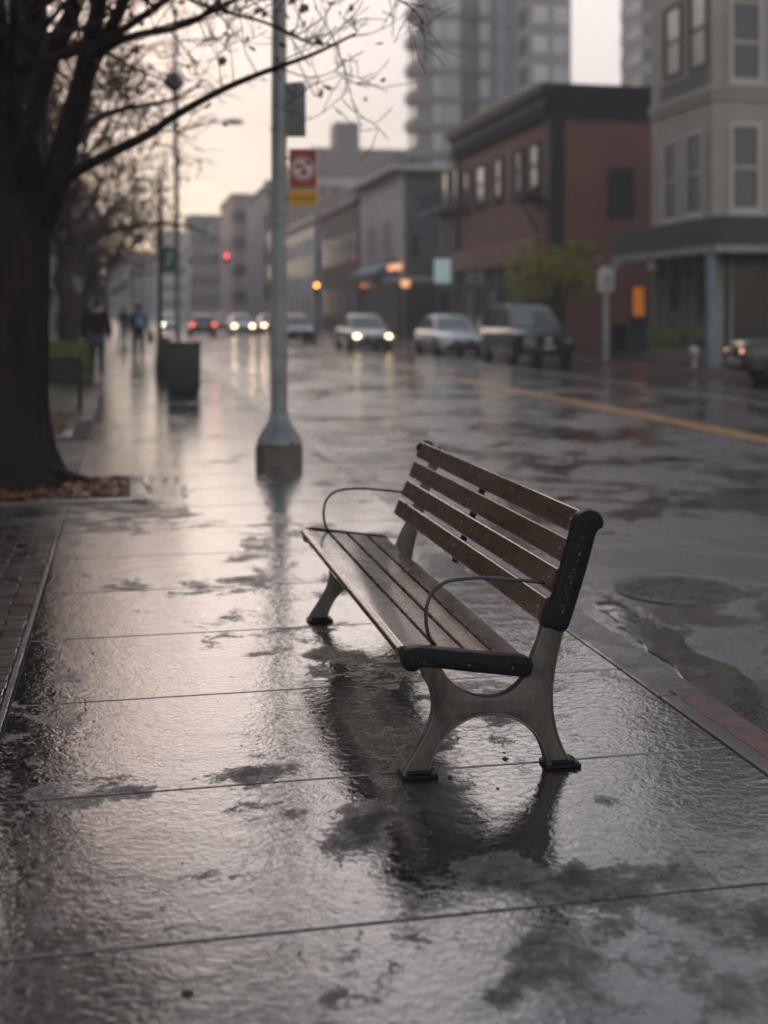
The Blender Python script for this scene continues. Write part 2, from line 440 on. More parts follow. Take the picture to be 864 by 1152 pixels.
# ------------------------------------------------------------------ world, light, camera, render
w = bpy.data.worlds.new('World'); scene.world = w; w.use_nodes = True
nt = w.node_tree; nt.nodes.clear()
out = N(nt, 'ShaderNodeOutputWorld')
SUN_AZ = -6.0   # degrees east of the street direction (+Y); negative = to the left
SUN_EL = 14.0
sky = N(nt, 'ShaderNodeTexSky', sky_type='NISHITA', sun_disc=False)
sky.sun_elevation = R(SUN_EL); sky.sun_rotation = R(SUN_AZ)
sky.air_density = 1.0; sky.dust_density = 0.3
bg1 = N(nt, 'ShaderNodeBackground'); bg1.inputs['Strength'].default_value = .05
nt.links.new(sky.outputs[0], bg1.inputs['Color'])
# overcast cloud deck: bright cream towards the sun, cooler and greyer overhead and behind
tc = N(nt, 'ShaderNodeTexCoord').outputs['Generated']
sp = N(nt, 'ShaderNodeSeparateXYZ'); nt.links.new(tc, sp.inputs[0])
elev = ramp(nt, sp.outputs[2], [(0.0, (.76, .61, .53)), (.10, (.85, .69, .59)), (.25, (.86, .72, .63)), (.37, (.54, .46, .43)), (.50, (.33, .32, .34)), (1.0, (.38, .40, .46))])
dv = N(nt, 'ShaderNodeVectorMath', operation='DOT_PRODUCT'); nt.links.new(tc, dv.inputs[0])
gl = Vector((math.sin(R(SUN_AZ)) * math.cos(R(SUN_EL)), math.cos(R(SUN_AZ)) * math.cos(R(SUN_EL)), math.sin(R(SUN_EL))))
dv.inputs[1].default_value = gl
side = ramp(nt, dv.outputs['Value'], [(0.0, .84), (.40, .90), (.75, .95), (.95, .95), (1.0, 1.0)])
glow = ramp(nt, dv.outputs['Value'], [(.93, (0, 0, 0)), (.975, (.08, .02, .0)), (1.0, (.34, .09, .0))])
cl = ramp(nt, noise(nt, tc, 2.2, 5, .5, .4), [(.3, .90), (.7, 1.08)])
c = mixc(nt, 1.0, mixc(nt, 1.0, elev, side, 'MULTIPLY'), cl, 'MULTIPLY')
c = mixc(nt, 1.0, c, glow, 'ADD')
bg2 = N(nt, 'ShaderNodeBackground'); bg2.inputs['Strength'].default_value = 1.12
nt.links.new(c, bg2.inputs['Color'])
ad = N(nt, 'ShaderNodeAddShader'); nt.links.new(bg1.outputs[0], ad.inputs[0]); nt.links.new(bg2.outputs[0], ad.inputs[1])
nt.links.new(ad.outputs[0], out.inputs['Surface'])

sl = bpy.data.lights.new('sun', 'SUN'); sl.energy = .5; sl.angle = R(50); sl.color = (1, .85, .77)
so = bpy.data.objects.new('sun', sl); COL.objects.link(so)
so.rotation_euler = gl.to_track_quat('Z', 'Y').to_euler()

cd = bpy.data.cameras.new('camera'); cam = bpy.data.objects.new('camera', cd); COL.objects.link(cam)
cam.location = CAM; cam.rotation_euler = (R(90), 0, -TH)
cd.sensor_width = 36; cd.lens = FP / 1152 * 36; cd.shift_y = -(576 - HZ) / 1152
cd.clip_end = 2000; cd.clip_start = .05
cd.dof.use_dof = True; cd.dof.focus_distance = 4.35; cd.dof.aperture_fstop = cd.lens / 1000 / .030
scene.camera = cam
scene.view_settings.view_transform = 'Standard'; scene.view_settings.look = 'None'
scene.view_settings.exposure = 0.38
scene.render.engine = 'CYCLES'
cy = scene.cycles
cy.use_denoising = True; cy.max_bounces = 6; cy.diffuse_bounces = 3; cy.glossy_bounces = 3; cy.transmission_bounces = 3
cy.volume_bounces = 0; cy.transparent_max_bounces = 4; cy.caustics_reflective = False; cy.caustics_refractive = False
cy.sample_clamp_indirect = 4

# ------------------------------------------------------------------ ground
XJ, XK0, XK1, RZ = -0.42, 2.0, 2.2, -0.12
YFAR = 420
g = MB().b2(-110, 150, -60, 448, -.9, -.30); tag(g.build('ground', M['asphalt']), kind='structure')
rd = MB(); rd.b2(XK1 - .02, 14.62, -30, 430, -.4, RZ); tag(rd.build('road', M['asphalt']), kind='structure')
# sidewalk slabs with real joints
sw = MB(); rs = random.Random(3)
ys = [2.94 + .945 * k for k in range(-8, 110)]
for k in range(len(ys) - 1):
    y0, y1 = ys[k], ys[k + 1]
    far = y0 > 45
    for (x0, x1) in ((XJ, XK0),):
        gp = .0045
        z = 0 if y0 > 6.5 else rs.uniform(-.0005, .0005)
        vs = MB().b2(x0 + gp * .6, x1 - gp * .6, y0 + gp, y1 - gp, -.12, 0, 0 if far else .004)
        tx, ty = (0, 0) if y0 > 6.5 else (rs.uniform(-.0006, .0006), rs.uniform(-.0005, .0005))
        cx, cy_ = (x0 + x1) / 2, (y0 + y1) / 2
        for v in vs.v: v.z += z + (v.x - cx) * tx + (v.y - cy_) * ty
        sw.add(vs.v, vs.f)
sw.b2(XJ, XK0, ys[-1], YFAR, -.12, 0)
tag(sw.build('sidewalk', M['concrete']), kind='structure')
tag(MB().b2(XJ - .03, XK0 + .02, -6, YFAR, -.25, -.011).build('sidewalk_base', M['joint']), kind='structure')
kb = MB(); y = -5.0
while y < 110:
    L = 1.89; kb.b2(XK0 + .003, XK1, y + .004, y + L - .004, -.35, .004 + rs.uniform(-.002, .002), .012); y += L
kb.b2(XK0, XK1, y, YFAR, -.35, 0)
tag(kb.build('kerb', M['kerb']), kind='structure')
# worn red paint on part of the near kerb top
pr = MB(); ry0 = gnd(855, 832).y; ry1 = gnd(775, 777).y
pts = []
for i in range(15): t = i / 14; pts.append((XK0 + .055 + .02 * rs.random(), ry0 - .25 + (ry1 - ry0 + .25) * t))
for i in range(15): t = 1 - i / 14; pts.append((XK1 - .016 - .008 * rs.random(), ry0 - .25 + (ry1 - ry0 + .25) * t))
pr.prism(pts, lambda a, b: Vector((a, b, .0075)), lambda a, b: Vector((a, b, .004)))
tag(pr.build('kerb_paint', M['red_kerb']), kind='structure')
# brick paving strip at left
bp = MB(); yb = 1.0; k = 0
while yb < 8.9:
    xo = XJ - .035 - (0 if k % 2 else .10)
    if k % 2 == 0: bp.b2(xo + .004, XJ - .035, yb, yb + .095, -.1, rs.uniform(-.003, .002), .006)
    while xo > -2.6:
        z = rs.uniform(-.0035, .0025); bp.b2(xo - .205, xo - .004, yb, yb + .095, -.1, z, .006); xo -= .21
    yb += .102; k += 1
tag(bp.build('brick_paving', M['brick_pave']), kind='structure')
ed = MB(); yb = 1.0
while yb < 9.4:
    l = rs.uniform(.06, .16); ed.b2(XJ - .031, XJ - .006, yb, yb + l - .006, -.1, rs.uniform(-.002, .004), .004); yb += l
tag(ed.build('paving_edge', M['kerb']), kind='structure')
tag(MB().b2(-3.2, XJ - .003, -6, YFAR, -.25, -.012).build('paving_base', M['joint']), kind='structure')
# dark slabs left of the walk beyond the bricks, round the tree pits
PIT = [(-2.3, .17, gnd(100, 566).y, gnd(100, 537).y), (-1.9, -.62, gnd(70, 492).y, gnd(70, 476).y)]
lp = MB()
yb = 8.95
while yb < 70:
    y1 = yb + .945
    for (x0, x1) in ((-3.2, -2.3), (-2.3, -1.36), (-1.36, XJ)):
        ok = True
        for (px0, px1, py0, py1) in PIT:
            if x1 > px0 and x0 < min(px1, XJ) and y1 > py0 + .02 and yb < py1 - .02: ok = False
        if ok: lp.b2(x0 + .004, x1 - .004, yb + .004, y1 - .004, -.1, rs.uniform(-.001, .001), .004)
    yb = y1
lp.b2(-3.2, XJ - .004, 70, YFAR, -.1, 0); lp.b2(-30, -3.204, -6, YFAR, -.1, -.004)
tag(lp.build('side_paving', M['concrete_left']), kind='structure')
for i, (x0, x1, y0, y1) in enumerate(PIT):
    fr = MB(); t = .13
    fr.b2(x0, x1, y0, y0 + t, -.1, .018, .008); fr.b2(x0, x1, y1 - t, y1, -.1, .018, .008)
    fr.b2(x1 - t, x1, y0 + t, y1 - t, -.1, .018, .008); fr.b2(x0, x0 + t, y0 + t, y1 - t, -.1, .018, .008)
    tag(fr.build('tree_pit_edging', M['kerb'], smooth=30), kind='structure')
    tag(MB().b2(x0 + t, x1 - t, y0 + t, y1 - t, -.05, .006).build('pit_soil', M['soil']), kind='structure')
    lf = MB()
    for j in range(900 if i == 0 else 500):
        c = Vector((rs.uniform(x0 + t + .03, x1 - t - .03), rs.uniform(y0 + t + .03, y1 - t - .03), .012 + rs.random() * .03)) if j > 16 else Vector((x1 + abs(rs.gauss(0, .4)) - .1, rs.uniform(y0 - .5, y1 + .3), .014)); a = rs.random() * 6.3; s_ = rs.uniform(.02, .05)
        q = [Vector((math.cos(a + b) * s_ * (1 if j2 % 2 else .55), math.sin(a + b) * s_ * (1 if j2 % 2 else .55), rs.uniform(-.012, .016))) for j2, b in enumerate([k2 * math.pi / 3 for k2 in range(6)])]
        lf.add([c + v for v in q], [tuple(range(6))])
    tag(lf.build('leaf_litter', M['leaf_litter'], norm=False),
        ['wet rusty leaf litter in the pit around the big near tree', 'strip of brown leaf litter in front of the dark green bench'][i], 'leaves', kind='stuff')

# road markings
tag(MB().b2(7.72, 7.83, 4, YFAR, RZ, RZ + .004).b2(7.93, 8.04, 4, YFAR, RZ, RZ + .004).build('yellow_line', M['yellow_line']), kind='structure')
tag(MB().b2(10.95, 11.05, 6, YFAR, RZ, RZ + .004).build('white_line', M['white_line']), kind='structure')
# far kerb and pavement
fk = MB(); y = 0.0
while y < 130: fk.b2(14.6, 14.8, y + .005, y + 1.995, -.35, .004, .015); y += 2
fk.b2(14.6, 14.8, y, YFAR, -.35, 0)
tag(fk.build('far_kerb', simple('far_kerb_stone', (.16, .10, .09), .5, coat=.4)), kind='structure')
tag(MB().b2(14.802, 60, -6, YFAR, -.35, 0).build('far_pavement', M['concrete_left']), kind='structure')

# puddles: irregular thin sheets
def puddle(pts, z, name='puddle'):
    n = len(pts); out = []
    for i in range(n):
        p0, p1, p2, p3 = [Vector(pts[(i + j - 1) % n]) for j in range(4)]
        for t in (0, .25, .5, .75):
            q = .5 * ((2 * p1) + (-p0 + p2) * t + (2 * p0 - 5 * p1 + 4 * p2 - p3) * t * t + (-p0 + 3 * p1 - 3 * p2 + p3) * t ** 3)
            out.append((max(XK1 + .004, q.x + rs.uniform(-.025, .025)), q.y + rs.uniform(-.05, .05)))
    m = MB().prism(out, lambda a, b: Vector((a, b, z + .004)), lambda a, b: Vector((a, b, z)))
    return tag(m.build(name, M['puddle']), kind='structure')
def crom_(pts):
    m = len(pts); out = []
    for i in range(m):
        P = [Vector(pts[(i + j - 1) % m]) for j in range(4)]
        for t in (0, .33, .66): out.append(tuple(.5 * ((2 * P[1]) + (-P[0] + P[2]) * t + (2 * P[0] - 5 * P[1] + 4 * P[2] - P[3]) * t * t + (-P[0] + 3 * P[1] - 3 * P[2] + P[3]) * t ** 3)))
    return out
gp_ = [gnd(x, y, RZ)[:2] for x, y in ((690, 672), (722, 697), (758, 712), (790, 738), (832, 752), (862, 782), (900, 806), (950, 870), (900, 872), (868, 838), (800, 790), (735, 735), (700, 705), (672, 680))]
gp_ = [(max(XK1 + .03, a), b) for a, b in gp_]
puddle(gp_, RZ + .001)

# manhole cover in the road
mp = gnd(762, 664, RZ); mh = thing('manhole_cover', 'round iron manhole cover set in the wet road beyond the bench back', 'manhole cover', (mp.x, mp.y, RZ))
M['iron'] = wet_ground('wet_iron_cover', (.03, .028, .027), (.014, .014, .014), .42, .55, .08, .4, 3, .8)
c = MB().lathe(mp, [(.33, -.02), (.36, -.02), (.36, .006), (.33, .006)], 40); c.build('rim', M['iron'], mh, 30)
c = MB().lathe(mp, [(.001, .004), (.325, .004), (.325, -.01), (.001, -.01)], 40)
for i in range(-5, 6):
    hw = math.sqrt(max(0, .3 ** 2 - (i * .055) ** 2))
    c.b2(mp.x - hw, mp.x + hw, mp.y + i * .055 - .01, mp.y + i * .055 + .01, RZ + .003, RZ + .009)
c.build('lid', M['iron'], mh, 30)

# small debris on the walk
deb = [(569, 853, 'dark twig stub lying between the bench feet', .018), (560, 886, 'dark crumpled leaf bit lying just below the gap of the bench feet', .012),
       (567, 846, 'tiny pebble above the dark stub between the bench feet', .009), (380, 820, 'ragged wet leaf lying left of the near bench foot', .02),
       (363, 818, 'second ragged leaf, left of the ragged wet leaf', .018), (211, 1117, 'dark chip of bark near the bottom edge of the photo', .022),
       (384, 973, 'small dark crumb on the slab in front of the bench', .008), (105, 734, 'small dark pebble on the walk near the brick strip', .01),
       (272, 838, 'lone black crumb on the slab left of the bench', .007), (337, 1071, 'tiny green leaf bit low on the walk under the third joint', .012),
       (506, 874, 'flat brown leaf fragment right of the front near foot', .016), (205, 970, 'dark speck on the big slab at lower left', .008)]
for px, py, lb, r in deb:
    p = gnd(px, py, .003); d = MB()
    pts = []
    for j in range(8): a = j * math.pi / 4; rr = r * .6 * rs.uniform(.6, 1.25); pts.append((p.x + rr * math.cos(a), p.y + rr * 1.2 * math.sin(a)))
    r *= .6; hh = r * .45
    n = len(pts); vs = [Vector((a, b, .001)) for a, b in pts] + [Vector((p.x + (a - p.x) * .6, p.y + (b - p.y) * .6, hh * rs.uniform(.7, 1.1))) for a, b in pts]
    d.add(vs, [tuple(range(n)), tuple(reversed(range(n, 2 * n)))] + [(i, i + n, (i + 1) % n + n, (i + 1) % n) for i in range(n)])
    tag(d.build('debris', M['soil'] if 'green' not in lb else M['leaf_dark']), lb, 'debris', 'bits of debris on the wet walk')

gr = MB()
for _ in range(2600):
    y = 2.2 + 9 * rs.random() ** 1.6; x = rs.uniform(XJ + .02, XK0 - .02); r_ = rs.choice((.0008, .0011, .0016, .0022))
    if rs.random() < .35: x = XK1 - rs.random() ** 2 * .5
    q = MB().ell((x, y, .002), (r_ * rs.uniform(.7, 1.5), r_ * rs.uniform(.7, 1.5), r_ * .7), 5); gr.add(q.v, q.f)
tag(gr.build('grit', M['kerb']), 'fine dark grit and crumbs strewn over the wet walk', 'grit', kind='stuff')
# ------------------------------------------------------------------ the bench
YB = 3.85                       # plane of the near end frame
def c8(x, y): return (420 + x / 3.323, 640 + y / 3.323)
def c1(x, y): return (320 + x / 2.274, 470 + y / 2.274)
def bp2(p): q = onY(p[0], p[1], YB); return (q.x, q.z)
def crom(pts, n=4, closed=True):
    m = len(pts); out = []
    rngi = range(m) if closed else range(m - 1)
    for i in rngi:
        if closed: P = [Vector(pts[(i + j - 1) % m]) for j in range(4)]
        else: P = [Vector(pts[min(max(i + j - 1, 0), m - 1)]) for j in range(4)]
        for k in range(n):
            t = k / n
            out.append(.5 * ((2 * P[1]) + (-P[0] + P[2]) * t + (2 * P[0] - 5 * P[1] + 4 * P[2] - P[3]) * t * t + (-P[0] + 3 * P[1] - 3 * P[2] + P[3]) * t ** 3))
    if not closed: out.append(Vector(pts[-1]))
    return out
def plate(name, loops, half, bev, y, mat, parent, smooth_n=4):
    """cast plate in the X-Z plane at Y=y, from closed outlines (inner loops are holes)"""
    cu = bpy.data.curves.new('tmp', 'CURVE'); cu.dimensions = '2D'; cu.fill_mode = 'BOTH'
    cu.extrude = half - bev; cu.bevel_depth = bev; cu.bevel_resolution = 2; cu.offset = -bev
    for lp_ in loops:
        pts = crom(lp_, smooth_n)
        sp_ = cu.splines.new('POLY'); sp_.points.add(len(pts) - 1); sp_.use_cyclic_u = True
        for q, p in zip(sp_.points, pts): q.co = (p[0], p[1], 0, 1)
    tmp = bpy.data.objects.new('tmp', cu); COL.objects.link(tmp)
    dg = bpy.context.evaluated_depsgraph_get(); dg.update()
    me = bpy.data.meshes.new_from_object(tmp.evaluated_get(dg)); bpy.data.objects.remove(tmp); bpy.data.curves.remove(cu)
    m = MB(); vs = [Vector((v.co.x, y + v.co.z, v.co.y)) for v in me.vertices]
    m.add(vs, [tuple(p.vertices) for p in me.polygons]); bpy.data.meshes.remove(me)
    o = m.build(name, mat, parent)
    bm = bmesh.new(); bm.from_mesh(o.data); bmesh.ops.remove_doubles(bm, verts=bm.verts[:], dist=.0002); bmesh.ops.recalc_face_normals(bm, faces=bm.faces[:]); bm.to_mesh(o.data); bm.free()
    o.data.polygons.foreach_set('use_smooth', [True] * len(o.data.polygons)); o.data.set_sharp_from_angle(angle=R(35))
    return o
outer = [c8(*p) for p in ((150, 350), (185, 395), (212, 440), (224, 490), (222, 540), (205, 595), (172, 655), (140, 708), (108, 762), (112, 772), (190, 772), (198, 755),
    (215, 702), (245, 642), (290, 592), (350, 552), (430, 534), (510, 546), (570, 581), (615, 632), (638, 690), (645, 738), (650, 748), (735, 742), (738, 730),
    (702, 670), (676, 600), (663, 530), (660, 460), (666, 385), (682, 300), (705, 215))] + [c1(*p) for p in ((730, 470), (758, 380), (790, 290), (800, 262), (790, 240), (765, 236), (745, 256), (718, 350), (692, 440), (663, 512), (648, 565), (634, 600), (622, 628))] + \
    [c8(*p) for p in ((580, 352), (540, 345), (450, 335), (350, 325), (250, 318), (165, 312))]
hole = [c8(*p) for p in ((252, 362), (268, 392), (300, 428), (345, 458), (415, 474), (475, 467), (525, 437), (552, 408), (556, 398), (540, 392), (450, 381), (350, 372), (270, 361))]
seatcap = [c8(*p) for p in ((103, 318), (118, 296), (160, 286), (250, 294), (350, 304), (450, 314), (540, 320), (578, 330), (588, 352), (580, 385), (560, 397), (520, 394), (440, 386), (350, 377), (250, 365), (175, 360), (155, 374), (125, 376), (105, 358))]
backcap = [c1(*p) for p in ((655, 522), (690, 445), (716, 352), (738, 272), (748, 246), (770, 234), (795, 238), (809, 258), (806, 278), (792, 288), (780, 330), (765, 385), (745, 452), (726, 512), (716, 536), (700, 542), (675, 534))]
outer, hole, seatcap, backcap = [[bp2(p) for p in L] for L in (outer, hole, seatcap, backcap)]
YF = YB / .655                  # far frame
YE = YB / .634                  # far end of the slats
bench = thing('park_bench', 'wooden slatted bench with grey cast metal legs on the wet sidewalk', 'bench', (1.15, (YB + YE) / 2, 0))
FOOT = [(gnd(467, 868).x, 0), (gnd(632, 862).x, 0)]
bA = Vector(bp2((606, 699))); bB = Vector(bp2((653, 574)))
def behind(p):
    d = (bB - bA).normalized(); n_ = Vector((d.y, -d.x)); n_ = n_ if n_.x > 0 else -n_
    q = Vector(p); k = (q - bA).dot(n_)
    return q if q.y < .45 or k > .027 else q + n_ * (.027 - k)
outer_far = [behind(p) for p in outer]
for yy, dirn in ((YB, -1), (YF, 1)):
    fr = plate('end_frame', [outer if dirn < 0 else outer_far, hole], .020, .005, yy, M['cast'], bench)
    # raised rib along both edges of the casting
    rib = MB()
    for path in (outer[1:9], outer[10:22], outer[24:33]):
        pp = crom(path, 4, False)
        cx = sum(p[0] for p in pp) / len(pp)
        rib.tube([(p[0], yy - .019, p[1]) for p in pp], .0045, 6); rib.tube([(p[0], yy + .019, p[1]) for p in pp], .0045, 6)
    rib.build('edge_rib', M['cast'], fr, 50)
    for fx, _ in FOOT:
        ft = MB().box((fx, yy, .006), (.118, .085, .012), None, .004)
        ft.box((fx, yy, .016), (.085, .058, .012), None, .005)
        ft.build('foot_plate', M['black_cast'], fr, 30)
        bl = MB()
        for sx in (-.045, .045): bl.lathe((fx + sx, yy - .026, .012), [(.007, 0), (.007, .006), (.004, .008)], 8)
        bl.build('foot_bolt', M['bolt'], fr, 30)
for yy, hw in ((YB - .004, .027), (YE + .002, .022)):
    plate('seat_end_cap', [seatcap], hw, .008, yy, M['black_cast'], bench)
plate('back_end_cap', [backcap], .028, .008, YB - .004, M['black_cast'], bench)
top_ = [c1(*p) for p in ((738, 262), (748, 246), (768, 234), (795, 238), (808, 258), (804, 280), (780, 296), (755, 290))]
plate('back_end_cap', [[bp2(p) for p in top_]], .008, .003, YE + .006, M['black_cast'], bench)
knob = bp2(c1(785, 262))
MB().tube([(knob[0], YB - .036, knob[1]), (knob[0], YB + .02, knob[1])], .0135, 16).build('cap_scroll', M['black_cast'], bench, 30)
# seat slats: near-end positions from the photo's end view
sA = bp2((453, 729)); sB = bp2((592, 740))
sv_ = Vector((sB[0] - sA[0], sB[1] - sA[1])); sl_ = sv_.length; su = sv_.normalized(); sn = Vector((-su.y, su.x))
edges = [(0, .27), (.297, .505), (.532, .745), (.772, 1.0)]
for i, (a, b) in enumerate(edges):
    a, b = a * sl_, b * sl_
    t = .028
    if i == 0: prof = [(a - .008, -.030), (a - .017, -.018), (a - .015, -.006), (a - .006, .001), (a + .008, .003), (b - .004, .003), (b, -.001), (b, -t), (b - .004, -t - .003), (a, -t - .006)]
    else: prof = [(a, -.002), (a + .004, .002), (b - .004, .002), (b, -.002), (b, -t), (a, -t)]
    ring = []
    rings = []
    for yy in [YB + .012 + (YE - YB - .02) * j / 24 for j in range(25)]:
        wob = math.sin(yy * 2.1 + i) * .0012
        rings.append([Vector((sA[0] + su.x * u + sn.x * (v + wob), yy, sA[1] + su.y * u + sn.y * (v + wob))) for u, v in prof])
    MB().loft(rings).build('seat_slat', M['wood'], bench, 35)
# back slats
bA = Vector(bp2((606, 699))); bB = Vector(bp2((653, 574)))
bu = (bB - bA); bl_ = bu.length; bu.normalize(); bn = Vector((-bu.y, bu.x))   # bn points to the sitter side (-X)
if bn.x > 0: bn = -bn
gap = .021; hgt = (bl_ - 3 * gap) / 4
drops = MB(); rd_ = random.Random(11)
def drop(p, n, r):
    n = n.normalized(); rot = n.to_track_quat('Z', 'Y').to_matrix()
    q = MB().ell((0, 0, 0), (r, r * rd_.uniform(.8, 1.25), r * .55), 6, None)
    drops.add([rot @ v + p + n * r * .15 for v in q.v], q.f)
bslats = []
for i in range(4):
    a = i * (hgt + gap); b = a + hgt; t = .024
    prof = [(a, .003), (a + .004, 0), (b - .004, 0), (b, .003), (b, t - .003), (b - .004, t), (a + .004, t), (a, t - .003)]
    rings = []
    for yy in [YB + .012 + (YE - YB - .012) * j / 24 for j in range(25)]:
        wob = math.sin(yy * 1.7 + i * 2) * .0015
        rings.append([Vector((bA.x + bu.x * u - bn.x * (v + wob), yy, bA.y + bu.y * u - bn.y * (v + wob))) for u, v in prof])
    s = MB().loft(rings).build('back_slat', M['wood'], bench, 35)
    bolts = MB()
    for yy in (YB + .045, (YB + YE) / 2 + .02, YF):
        m_ = (a + b) / 2; p = Vector((bA.x + bu.x * m_, yy, bA.y + bu.y * m_))
        bolts.ell(p, (.006, .006, .006), 8)
    bolts.build('slat_bolt', M['bolt'], s, 40)
    for _ in range(110):
        u = rd_.uniform(a + .003, b - .003); yy = YB + .03 + (YE - YB - .05) * rd_.random() ** 1.5
        drop(Vector((bA.x + bu.x * u + bn.x * .0005, yy, bA.y + bu.y * u + bn.y * .0005)), Vector((bn.x, 0, bn.y)), rd_.choice((.0007, .0009, .0012, .0018)))
# support straps behind the back slats
for yy in ((YB + YE) / 2 + .02,):
    p0 = bA - bu * .02 - bn * .032; p1 = bB - bn * .032 - bu * .01
    MB().tube([(p0.x, yy, p0.y), (p1.x, yy, p1.y)], .016, 4).build('back_strap', M['black_cast'], bench)
    p0 = Vector(sA) + su * .02 - sn * .045; p1 = Vector(sA) + su * (sl_ - .02) - sn * .045
    MB().tube([(p0.x, yy, p0.y), (p1.x, yy, p1.y)], .014, 4).build('seat_strap', M['black_cast'], bench)
kn = bp2((487, 790))
# small knob under the far seat nose
kq = bp2((474, 787)); MB().tube([(sA[0] + .035, YE - .02, sA[1] - .075), (sA[0] + .035, YE - .12, sA[1] - .07)], .013, 10).build('seat_brace', M['black_cast'], bench, 30)
# armrests
arm = [(495, 731), (483, 716), (479, 693), (483, 672), (493, 660), (508, 653), (540, 650), (575, 652), (622, 656)]
for ya, name in ((YB + .075, 'armrest'), (YE - .03, 'armrest')):
    pts = [onY(x, y, YB + .075) for x, y in arm]; pts = [Vector((p.x, p.z)) for p in pts]
    pp = crom(pts, 6, False)
    ar_ = MB().tube([(p.x, ya, p.y) for p in pp], .0062, 10).build(name, M['rod'], bench, 60)
    fl = MB(); fl.tube([(pp[0].x, ya, pp[0].y - .002), (pp[0].x, ya, pp[0].y + .008)], .016, 14); fl.build('flange', M['rod'], ar_, 40)
    fl = MB(); fl.box((pp[-1].x + .002, ya, pp[-1].y), (.010, .045, .022), None, .003); fl.build('flange', M['rod'], ar_, 40)
cb2 = MB()
for t in (.12, .42, .72):
    q = bp2(c1(692 + 72 * t, 520 - 245 * t)); cb2.tube([(q[0], YB - .030, q[1]), (q[0], YB - .0375, q[1])], [.0085, .006], 6)
for t in (.12, .5, .88):
    q = bp2(c8(130 + 430 * t, 335 + 28 * t)); cb2.tube([(q[0], YB - .029, q[1]), (q[0], YB - .0365, q[1])], [.008, .0055], 6)
cb2.build('cap_bolt', M['rod'], bench, 40)
# drops on seat, caps, frame
for _ in range(330):
    u = rd_.uniform(.005, sl_ - .01); yy = YB + .03 + (YE - YB - .05) * rd_.random() ** 1.3
    if not any(a * sl_ + .004 < u < b * sl_ - .004 for a, b in edges): continue
    drop(Vector((sA[0] + su.x * u + sn.x * .0022, yy, sA[1] + su.y * u + sn.y * .0022)), Vector((sn.x, 0, sn.y)), rd_.choice((.0007, .001, .0014, .002)))
for _ in range(110):
    t = rd_.random(); base = Vector(bp2(c1(690 + 75 * t, 520 - 250 * t)))
    drop(Vector((base.x + rd_.uniform(-.014, .012), YB - .0325, base.y)), Vector((0, -1, .05)), rd_.choice((.001, .0015, .0022)))
for _ in range(70):
    t = rd_.random(); base = Vector(bp2(c8(125 + 440 * t, 330 + 30 * t)))
    drop(Vector((base.x, YB - .0315, base.y + rd_.uniform(-.012, .012))), Vector((0, -1, .05)), rd_.choice((.001, .0015, .002)))
dr = drops.build('rain_beads', M['drop'], bench, 60); dr['kind'] = 'stuff'

# ------------------------------------------------------------------ trees
def branch(mb, p, d, r, L, lev, rg, tips, up=.10, wander=.22, n=6, minr=.0035):
    pts = [Vector(p)]; rad = [r]; d = Vector(d).normalized()
    for i in range(n):
        d = (d + Vector((rg.gauss(0, wander), rg.gauss(0, wander), rg.gauss(0, wander) + up * .5))).normalized()
        pts.append(pts[-1] + d * L / n); rad.append(max(minr, r * (1 - .75 * (i + 1) / n)))
    mb.tube(pts, rad, 6 if r > .02 else 4, False)
    if lev > 0:
        for k in range(rg.choice((3, 4, 5))):
            i = rg.randint(1, n - 1); t = pts[i]; side = Vector((rg.gauss(0, 1), rg.gauss(0, 1), rg.gauss(0.2, .7))).normalized()
            branch(mb, t, (d * .6 + side).normalized(), rad[i] * rg.uniform(.45, .65), L * rg.uniform(.45, .7), lev - 1, rg, tips, up, wander, max(3, n - 1), minr)
    tips.append(pts[-1]); tips.append(pts[-2])
    return pts
def limb(mb, path, r0, r1, n=8):
    P = [atZ(*p) for p in path]; pp = crom([tuple(p) for p in P], 4, False)
    m = len(pp); mb.tube(pp, [r0 + (r1 - r0) * i / (m - 1) for i in range(m)], n, False); return pp
def twigs(mb, pp, rg, tips, start=.25, count=9, L=.9, r=.012, lev=2, up=.12, minr=.0035):
    for k in range(count):
        i = int(len(pp) * (start + (1 - start) * (k + rg.random()) / count)); i = min(i, len(pp) - 2)
        t = (pp[i + 1] - pp[i]).normalized()
        s = Vector((rg.gauss(0, 1), rg.gauss(0, .8), rg.gauss(.25, .8))).normalized()
        branch(mb, pp[i], (t * .7 + s).normalized(), r * rg.uniform(.7, 1.1), L * rg.uniform(.6, 1.2), lev, rg, tips, up, .12, 6, minr)
def leaves(mb, tips, rg, n, s, spread):
    for _ in range(n):
        c = rg.choice(tips) + Vector((rg.gauss(0, spread), rg.gauss(0, spread), rg.gauss(0, spread * .8)))
        q = Matrix.Rotation(rg.random() * 6.3, 3, 'X') @ Matrix.Rotation(rg.random() * 6.3, 3, 'Z') @ Matrix.Rotation(rg.random() * 6.3, 3, 'Y')
        k = s * rg.uniform(.6, 1.3)
        mb.add([c + q @ Vector(v) * k for v in ((-.5, 0, 0), (-.1, .32, .05), (.5, 0, 0), (-.1, -.32, .05))], [(0, 1, 2, 3)])

